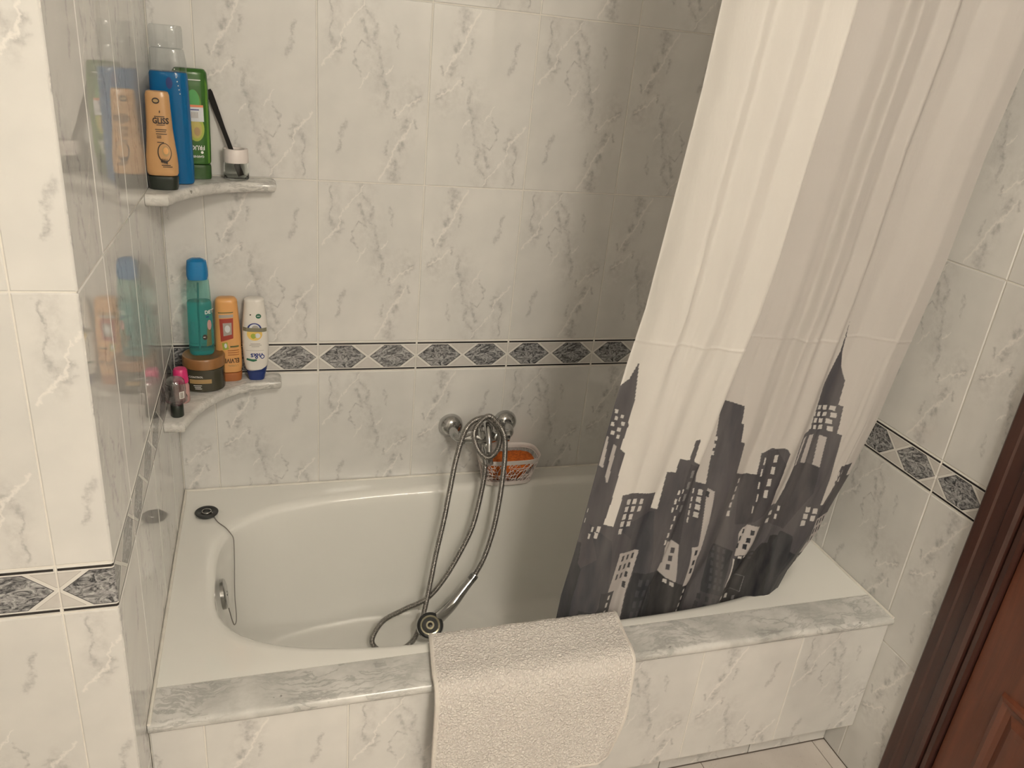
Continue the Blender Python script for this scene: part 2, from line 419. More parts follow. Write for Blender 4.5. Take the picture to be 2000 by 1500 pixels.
# ------------------------------------------------------------ bathtub
def tub():
    t = thing('bathtub', 'white enamelled bathtub set between tiled walls behind the marble ledge', 'bathtub', (0, 0, 0))
    cx, cy, A, B = .795, -.3625, .705, .2945
    corners = [math.atan2(b, a) for a, b in ((L-cx-.001, -.001-cy), (-cx+.001, -.001-cy), (-cx+.001, -.688-cy), (L-cx-.001, -.688-cy))]
    n = 160; th = sorted({round(2*PI*i/n-PI, 6) for i in range(n)} | {round(c, 6) for c in corners})
    def rect(a):
        c, s = math.cos(a), math.sin(a)
        k = min(((L-.001-cx) if c > 0 else (cx-.001))/max(abs(c), 1e-9), ((-.001-cy) if s > 0 else (.688+cy))/max(abs(s), 1e-9))
        return Vector((cx+c*k, cy+s*k, 0))
    def se(a, da, db, z, nn, sx=0, sy=0):
        c, s = math.cos(a), math.sin(a); P = rect(a); d = Vector((P.x-cx, P.y-cy, 0))
        a_, b_ = A-da, B-db
        k = (abs(d.x/a_)**nn+abs(d.y/b_)**nn)**(-1/nn)
        return Vector((cx+sx+d.x*k, cy+sy+d.y*k, z))
    R = [[rect(a)+Vector((0, 0, .455)) for a in th], [rect(a)+Vector((0, 0, ZR)) for a in th]]
    nn = 3.5
    for da, db, z, sx, sy in [(-.03, -.018, ZR-.0002, 0, 0), (-.018, -.012, ZR-.0012, 0, 0), (-.006, -.005, ZR-.0045, 0, 0), (.001, .001, ZR-.010, 0, 0), (.006, .005, ZR-.018, 0, 0), (.010, .008, ZR-.034, 0, 0),
                      (.022, .016, .36, .002, 0), (.035, .026, .28, .004, 0), (.052, .040, .20, .008, 0), (.068, .054, .145, .01, 0), (.088, .072, .110, .012, 0), (.112, .094, .089, .014, 0), (.15, .125, .0785, .015, 0), (.30, .18, .076, .02, 0), (.55, .25, .0745, .02, 0)]:
        R.append([se(a, da, db, z, nn, -.8*min(max(da, 0), .11), sy) for a in th])
    bm = bmesh.new(); V = rings(bm, R, cap0=False, cap1=True)
    obj('basin', bm, 'enamel', t, smooth=50)
    # silicone line along the walls
    bm = bmesh.new()
    for a, b in (((.0, -.0028), (L, -.0028)),):
        sweep(bm, [Vector((.001, -.0036, ZR+.0005)), Vector((L-.001, -.0036, ZR+.0005))], .0035, 8)
    sweep(bm, [Vector((.0034, -.002, ZR+.0005)), Vector((.0034, -.775, ZR+.0005))], .0033, 8)
    sweep(bm, [Vector((L-.0034, -.002, ZR+.0005)), Vector((L-.0034, -.775, ZR+.0005))], .0033, 8)
    obj('sealant', bm, 'caulk', t, True)
    # overflow cover on the left end
    n_ = Vector((1, .05, .10)).normalized(); c_ = Vector((.1030, -.338, .385))
    bm = bmesh.new(); lathe(bm, c_, n_, [(-.004, .035), (.004, .035), (.007, .032), (.0085, .026), (.009, .0)], 32, cap1=False)
    oc = obj('overflow_cover', bm, 'chrome', t, True)
    bm = bmesh.new(); lathe(bm, c_+n_*.008, n_, [(0, .006), (.002, .006), (.003, .0045)], 16); obj('screw_cap', bm, 'chrome', oc, True)
    bm = bmesh.new(); lathe(bm, (.32, -.37, .0745), (0, 0, 1), [(0, .035), (.003, .034), (.003, .024), (-.002, .02)], 24); obj('drain', bm, 'chrome', t, True)
    return t
bathtub = tub()

# marble ledge with rounded lip
bm = bmesh.new(); zt, zb, yf, r = ZR+.0004, .4415, -.7785, .0105
prof = [(-.6885, zb), (-.6885, zt-.001), (-.6895, zt)]
for i in range(9):
    a = PI/2+PI*i/8; prof.append((yf+r+math.cos(a)*r, (zt+zb)/2+math.sin(a)*(zt-zb)/2))
rings(bm, [[Vector((x, y, z)) for y, z in prof] for x in np.linspace(.001, L-.001, 9)])
ledge = tag(obj('marble_ledge', bm, 'marble', smooth=30), 'long grey veined marble ledge with rounded lip along the front of the bathtub', 'ledge')

# tiled panel below the ledge
apron = thing('tub_panel', 'marbled tile panel closing the front of the bathtub under the marble ledge', 'tub panel', (0, -.768, 0))
o = obj('backing', box(.001, L-.001, GD, .03, .12, .4412), 'grout', apron)
ya = 0
for k in range(-1, 6):
    x0, x1 = max(.001, .0902+.2528*k), min(L-.001, .0902+.2528*(k+1))
    if x1-x0 < .012: continue
    uc = .0902+.2528*k+.125; zc = .389+.052-.2
    flip = k % 2 == 1
    l, r_, b, tt = x0-uc, x1-uc, .12-zc, .441-zc
    Rm = Matrix.Identity(3)
    if flip: Rm = Matrix.Rotation(PI, 3, 'Y'); l, r_, b, tt = -r_, -l, -tt, -b
    o = bpy.data.objects.new('tile', tile_mesh('tile', l, r_, b, tt)); COL.objects.link(o); o.parent = apron
    o.matrix_local = Matrix.Translation((uc, 0, zc)) @ Rm.to_4x4()
bm = bmesh.new(); bx(bm, .001, L-.001, .074, .09, 0, .1195); obj('kickboard', bm, 'floor_grout', apron)
for k in range(-1, 6):
    x0, x1 = max(.001, .0868+.254*k), min(L-.001, .0868+.254*(k+1))
    if x1-x0 < .012: continue
    o = mesh_obj('kick_tile', tile_mesh('kick_tile', -(x1-x0)/2, (x1-x0)/2, -.058, .058), None, apron); o.location = ((x0+x1)/2, .068, .0595)

# ------------------------------------------------------------ corner shelves
def shelf(z, xs, ys, label, th=.024):
    """marble corner shelf with concave front: arms along both walls"""
    t = thing('corner_shelf', label, 'shelf', (0, 0, z), group='marble corner shelves')
    P = [(.0005, -.0005), (xs, -.0005), (xs, -.050)]
    a, b = Vector((xs, -.050)), Vector((.043, -ys)); 
    c0 = Vector((xs-.10, -.053)); c1 = Vector((.105, -.135)); 
    for i in range(1, 22):
        q = i/22
        p = a*(1-q)**3+Vector((xs-.095, -.048))*3*q*(1-q)**2+Vector((.075, -.115))*3*q*q*(1-q)+b*q**3
        P.append((p.x, p.y))
    P += [(.043, -ys), (.0005, -ys)]
    r = th/2; R = []
    cen = Vector((.05, -.05))
    def inset(d):
        out = []; n = len(P)
        for i, p in enumerate(P):
            p = Vector(p)
            if i == 0: out.append(p); continue
            q0, q1 = Vector(P[i-1]), Vector(P[(i+1) % n]); t1 = (p-q0).normalized(); t2 = (q1-p).normalized()
            n1, n2 = Vector((-t1.y, t1.x)), Vector((-t2.y, t2.x))   # order is clockwise: inside is on the left of -t
            m = (n1+n2).normalized(); k = d/max(m.dot(n1), .35); v = p-m*k
            if i == 1: v = Vector((p.x-d, p.y))
            if i == n-1: v = Vector((p.x, p.y+d))
            out.append(v)
        return out
    for i in range(7):
        a_ = -PI/2+PI*i/6; R.append([Vector((p.x, p.y, -r+math.sin(a_)*r)) for p in inset(r*.8*(1-math.cos(a_)))])
    bm = bmesh.new(); rings(bm, R); bmesh.ops.triangulate(bm, faces=[f for f in bm.faces if len(f.verts) > 4])
    obj('slab', bm, 'shelf_marble', t, smooth=35)
    return t
shelf(1.268, .2455, .2415, 'upper marble corner shelf, the one carrying the blue and green bottles')
shelf(.7875, .2465, .2645, 'lower marble corner shelf at the height of the dark patterned border')

# ------------------------------------------------------------ bath tap, hose, hand shower
tap = thing('bath_tap', 'chrome bath mixer tap on the back wall with the hose looped round it', 'tap', (.77, 0, .63))
T0 = Vector((.77, 0, .63))
def W(*p): return Vector(p)-T0
for x, z in ((.6925, .6205), (.848, .6245)):
    bm = bmesh.new(); lathe(bm, W(x, -.0005, z), (0, -1, 0), [(0, .0335), (.003, .034), (.010, .0325), (.018, .028), (.024, .021), (.027, .015)], 32)
    e = obj('wall_rose', bm, 'chrome', tap, True)
    sx = 1 if x < .77 else -1
    bm = bmesh.new(); sweep(bm, catmull([W(x, -.02, z), W(x, -.045, z-.002), W(x+sx*.004, -.062, z-.006), W(x+sx*.016, -.072, z-.008)], 5), .0125, 16)
    obj('connector', bm, 'chrome', e, True)
    bm = bmesh.new(); lathe(bm, W(x+sx*.006, -.072, z-.008), (sx, 0, 0), [(0, .014), (.002, .017), (.016, .017), (.018, .014)], 6 if False else 20); obj('nut', bm, 'chrome', e, True)
bm = bmesh.new(); lathe(bm, W(.706, -.073, .616), (1, 0, .02), [(0, .012), (.006, .0155), (.03, .0165), (.045, .021), (.062, .024), (.078, .021), (.098, .0165), (.120, .0155), (.128, .012)], 28)
body = obj('body', bm, 'chrome', tap, True)
bm = bmesh.new(); lathe(bm, W(.767, -.073, .622), (0, -.28, 1), [(0, .022), (.014, .0235), (.030, .0235), (.038, .022), (.046, .016), (.049, .006)], 28)
obj('cartridge_dome', bm, 'chrome', tap, True)
bm = bmesh.new(); P = catmull([W(.767, -.092, .669), W(.766, -.115, .664), W(.7655, -.138, .640), W(.765, -.152, .612)], 6)
sweep(bm, P, lambda i: .0095-.0035*abs(i-3)/18 if i > 3 else .010, 14); obj('lever', bm, 'chrome', tap, True)
bm = bmesh.new(); sweep(bm, catmull([W(.775, -.075, .606), W(.775, -.088, .588), W(.775, -.112, .574), W(.776, -.128, .560)], 6), lambda i: .0135-.002*i/18, 16); obj('spout', bm, 'chrome', tap, True)
bm = bmesh.new(); lathe(bm, W(.767, -.073, .60), (0, -.6, -1), [(0, .009), (.016, .0095), (.018, .011), (.03, .0105), (.032, .009)], 16); obj('hose_outlet', bm, 'chrome', tap, True)
bm = bmesh.new(); lathe(bm, W(.792, -.09, .632), (.15, -1, .1), [(0, .008), (.016, .008), (.018, .011), (.028, .011), (.03, .008)], 18); obj('diverter_knob', bm, 'chrome', tap, True)

HOSE = [(0.7672, -0.085, 0.586), (0.7689, -0.115, 0.545), (0.7565, -0.135, 0.4654), (0.738, -0.145, 0.3745), (0.7048, -0.16, 0.3039), (0.6615, -0.18, 0.2381), (0.613, -0.2, 0.1942), (0.548, -0.215, 0.1773), (0.4948, -0.225, 0.1587), (0.4664, -0.24, 0.1327), (0.459, -0.25, 0.1061), (0.4823, -0.265, 0.0877), (0.5306, -0.265, 0.086), (0.5642, -0.25, 0.0906), (0.5825, -0.235, 0.1103), (0.602, -0.215, 0.1609), (0.6199, -0.19, 0.2338), (0.636, -0.17, 0.3188), (0.6549, -0.15, 0.4024), (0.667, -0.145, 0.4949), (0.6788, -0.14, 0.5848), (0.6969, -0.13, 0.6543), (0.7191, -0.115, 0.6816), (0.7558, -0.105, 0.690), (0.7852, -0.11, 0.6739), (0.7995, -0.125, 0.6436), (0.79, -0.140, 0.6089), (0.7647, -0.148, 0.5928), (0.7392, -0.143, 0.6116), (0.7246, -0.133, 0.6528), (0.7359, -0.122, 0.6792), (0.7647, -0.114, 0.699), (0.7861, -0.125, 0.6854), (0.804, -0.145, 0.6563), (0.8096, -0.15, 0.5973), (0.8081, -0.155, 0.5376), (0.803, -0.16, 0.4526), (0.7902, -0.17, 0.3694), (0.7676, -0.185, 0.2978), (0.7398, -0.2, 0.2522)]
hs = thing('hand_shower', 'chrome hand shower lying in the bathtub on its ribbed metal hose', 'shower', (.6109, -.26, .15))
H0 = Vector((.6109, -.26, .15))
P = resample(catmull([Vector(p)-H0 for p in HOSE], 12), .0013)
bm = bmesh.new(); sweep(bm, P, lambda i: .0066+(.0007 if i % 3 else -.0006), 9)
obj('hose', bm, 'hose', hs, smooth=80)
top = Vector((.7398, -.2, .2522))-H0
fn = Vector((-.126, -.636, .904)).normalized()
ax = (Vector((.6479, -.250, .172))-H0-top).normalized()
up_ = (top-fn*top.dot(fn)).normalized()
P = catmull([top, top+ax*.05, top+ax*.10, -fn*.010+up_*.030, -fn*.014+up_*.008], 8)
bm = bmesh.new(); sweep(bm, P, lambda i: .0115+.0065*max(0, min(1, (i-4)/20)), 18)
obj('handle', bm, 'chrome', hs, True)
bm = bmesh.new(); lathe(bm, top-ax*.006, ax, [(0, .0085), (.002, .0115), (.022, .0115), (.024, .0095)], 18); obj('hose_nut', bm, 'chrome', hs, True)
bm = bmesh.new(); lathe(bm, -fn*.022, fn, [(0, .016), (.004, .026), (.012, .0345), (.022, .0365), (.026, .0345)], 40); hd = obj('shower_head', bm, 'chrome', hs, True)
bm = bmesh.new(); lathe(bm, fn*.0045, fn, [(0, .0345), (.0015, .0345), (.0034, .0320), (.0034, .0240)], 40); obj('rubber_ring', bm, 'rubber', hd, True)
bm = bmesh.new(); lathe(bm, fn*.005, fn, [(0, .0262), (.0036, .0262), (.0044, .0225), (.0020, .0200), (.0022, .012), (.0035, .011), (.0035, .0075)], 40); obj('spray_plate', bm, 'brass', hd, True)
bm = bmesh.new(); u = fn.orthogonal().normalized(); v = fn.cross(u)
for i in range(12):
    a = 2*PI*i/12; lathe(bm, fn*.0055+(u*math.cos(a)+v*math.sin(a))*.0155, fn, [(0, .0016), (.002, .0012)], 8)
obj('nozzles', bm, 'rubber', hd)['kind'] = 'stuff'
bm = bmesh.new(); lathe(bm, fn*.0055, fn, [(0, .0068), (.0040, .0064), (.0048, .0045)], 20); obj('centre_button', bm, 'rubber', hd, True)

# drain plug on its chain
CH = [(.0725, -.128, .4745), (.0861, -.1608, .4672), (.106, -.1902, .4668), (.1190, -.2160, .4655), (.1250, -.2230, .4560), (.1255, -.2240, .4300), (.1245, -.2300, .3800), (.1237, -.235, .3626), (0.1225, -0.25, 0.3055), (0.1253, -0.28, 0.2686), (0.1226, -0.3, 0.262), (0.1189, -0.32, 0.2883), (0.1130, -0.335, 0.3411)]
plug = thing('drain_plug', 'round black rubber plug lying on the left rim, its chain hanging into the bathtub', 'plug', (.0606, -.125, ZR))
bm = bmesh.new(); lathe(bm, (0, 0, .0004), (0, 0, 1), [(0, .020), (.003, .0235), (.006, .0265), (.009, .0275), (.0105, .026), (.0108, .018), (.0095, .016), (.0095, .002)], 36)
pb = obj('stopper', bm, 'rubber', plug, True)
bm = bmesh.new(); P = [Vector((.0105*math.cos(a), .0105*math.sin(a), .0115)) for a in np.linspace(0, 2*PI, 25)]; sweep(bm, P, .0012, 8); obj('ring', bm, 'chrome', pb, True)
P = resample(catmull([Vector(p)-Vector((.0606, -.125, ZR)) for p in CH], 14), .0006)
bm = bmesh.new(); sweep(bm, P, lambda i: .00055+.00085*abs(math.sin(i*PI/5)), 7); obj('chain', bm, 'hose', plug, True)

# ------------------------------------------------------------ basket and sponge
BC = Vector((.852, -.053, ZR+.0018))
bask = thing('shower_basket', 'small white perforated plastic basket on the tub rim below the tap', 'basket', BC)
def bring(hx, hy, z, n=112, r=3.6):
    out = []
    for i in range(n):
        a = 2*PI*i/n; c, s = math.cos(a), math.sin(a); k = (abs(c/hx)**r+abs(s/hy)**r)**(-1/r)
        out.append(Vector((c*k, s*k, z)))
    return out
def bsize(v): return .070+.015*v, .036+.014*v
nU, nV = 40, 5; V = []; bm = bmesh.new()
rg = random.Random(3)
ring_lut = lambda u, v: (lambda hx, hy, a: (lambda c, s: Vector((c, s, 0))*((abs(c/hx)**3.6+abs(s/hy)**3.6)**(-1/3.6)))(math.cos(a), math.sin(a)))(*bsize(v), 2*PI*u)
# equal-arc parameter
arc = [0]; pts = [ring_lut(i/400, .5) for i in range(401)]
for a, b in zip(pts, pts[1:]): arc.append(arc[-1]+(b-a).length)
def upar(s): return float(np.interp((s % 1)*arc[-1], arc, np.linspace(0, 1, 401)))
for j in range(nV+1):
    row = []
    for i in range(nU):
        v = j/nV; s = i/nU+(.5/nU if j % 2 else 0)
        if 0 < j < nV: s += rg.uniform(-.34, .34)/nU; v += rg.uniform(-.32, .32)/nV
        p = ring_lut(upar(s), v); p.z = .012+v*.063; row.append(bm.verts.new(p))
    V.append(row)
for j in range(nV):
    for i in range(nU):
        k = (i+1) % nU; a, b, c, d = V[j][i], V[j][k], V[j+1][k], V[j+1][i]
        if j % 2: bm.faces.new((a, c, d)); bm.faces.new((a, b, c))
        else: bm.faces.new((a, b, d)); bm.faces.new((b, c, d))
es = [e for e in bm.edges if not e.is_boundary and rg.random() < .22]
bmesh.ops.dissolve_edges(bm, edges=es, use_verts=False)
me = bpy.data.meshes.new('lattice_side'); bm.to_mesh(me); bm.free(); me.materials.append(M['white_plastic'])
lo = link(bpy.data.objects.new('lattice_side', me), bask)
wm = lo.modifiers.new('wire', 'WIREFRAME'); wm.thickness = .0027; wm.use_even_offset = False; wm.use_replace = True; wm.use_boundary = True
bm = bmesh.new()
R = [bring(.066, .033, 0), bring(.070, .036, .002), bring(.0715, .0375, .014), bring(.069, .035, .014), bring(.067, .033, .0035)]; rings(bm, R, cap1=True)
obj('base', bm, 'white_plastic', bask, True)
bm = bmesh.new(); R = [bring(*bsize(1), .073), bring(.0862, .0512, .0745), bring(.0878, .0528, .0840), bring(.0892, .0542, .0872), bring(.0882, .0532, .0880), bring(.0860, .0510, .0850), bring(.0846, .0496, .074), bring(*bsize(1), .073)]
rings(bm, R, cap0=False, cap1=False); obj('rim', bm, 'white_plastic', bask, True)
bm = bmesh.new(); R = [bring(.040, .012, .004, 48, 2.6), bring(.046, .018, .010, 48, 2.8), bring(.056, .026, .032, 48, 2.8), bring(.070, .036, .050, 48, 2.8), bring(.073, .039, .064, 48, 2.8), bring(.069, .035, .071, 48, 2.8), bring(.052, .022, .073, 48, 2.5)]
rings(bm, R)
bmesh.ops.subdivide_edges(bm, edges=bm.edges[:], cuts=1)
for v in bm.verts: v.co += Vector((rg.uniform(-1, 1), rg.uniform(-1, 1), rg.uniform(-1, 1)))*.0009
sp = tag(obj('bath_sponge', bm, 'sponge', smooth='all'), 'orange bath sponge filling the white basket under the tap', 'sponge'); sp.location = BC+Vector((.002, -.003, .0035))
sp.rotation_euler = (.10, -.02, 0)

# ------------------------------------------------------------ bath mat over the edge
def mat_():
    t = thing('bath_mat', 'off white terry bath mat draped over the marble ledge and tub rim', 'bath mat', (.72, -.78, .47))
    O = Vector((.72, -.78, .47))
    C = catmull([(0, -.6435, .452), (0, -.648, .466), (0, -.655, .4745), (0, -.672, .4765), (0, -.70, .4745), (0, -.735, .474), (0, -.765, .4755), (0, -.786, .470), (0, -.797, .456), (0, -.803, .435), (0, -.808, .39), (0, -.813, .33), (0, -.819, .27), (0, -.824, .232)], 7)
    C = resample(C, .0042); n = len(C); nx = 96; V = []
    arcl = [0]
    for a, b in zip(C, C[1:]): arcl.append(arcl[-1]+(b-a).length)
    tot = arcl[-1]
    bm = bmesh.new()
    for j, c in enumerate(C):
        q = arcl[j]/tot; row = []
        xl = .5235-.0165*min(1, q*3.0)-.004*q; 
        xr = .9310-.018*min(1, q*2.2)+(-.006*math.sin(PI*min(1, max(0, (q-.4)/.6))))-.034*max(0, (q-.66)/.34)**1.6
        for i in range(nx+1):
            s = i/nx; x = xl+(xr-xl)*s
            wv = .0022*math.sin(s*7+1.3)*q+.0015*math.sin(s*15+q*6)
            # sinking left end and bottom edge lower toward the left
            dz = -.012*(1-s)*max(0, q-.8)/.2
            y = c.y-abs(wv)-.001*random.random()-.012*max(0, s-.93)/.07*max(0, q-.75)/.25*-1; z = c.z+dz+(.0012*random.random() if q < .4 else 0)
            row.append(bm.verts.new(Vector((x, y, z))-O))
        V.append(row)
    for a, b in zip(V, V[1:]):
        for i in range(nx): bm.faces.new((a[i], a[i+1], b[i+1], b[i]))
    left = [r[0].co.copy() for r in V]; rgt = [r[-1].co.copy() for r in V]; bot = [v.co.copy() for v in V[-1]]
    o = obj('pile', bm, 'terry', t, smooth='all')
    m = o.modifiers.new('thick', 'SOLIDIFY'); m.thickness = .0085; m.offset = 0
    for nm, P in (('hem', left), ('hem', rgt), ('hem', bot)):
        bm = bmesh.new(); sweep(bm, P, .0054, 8); obj(nm, bm, 'hem', t, True)
    return t
mat_()

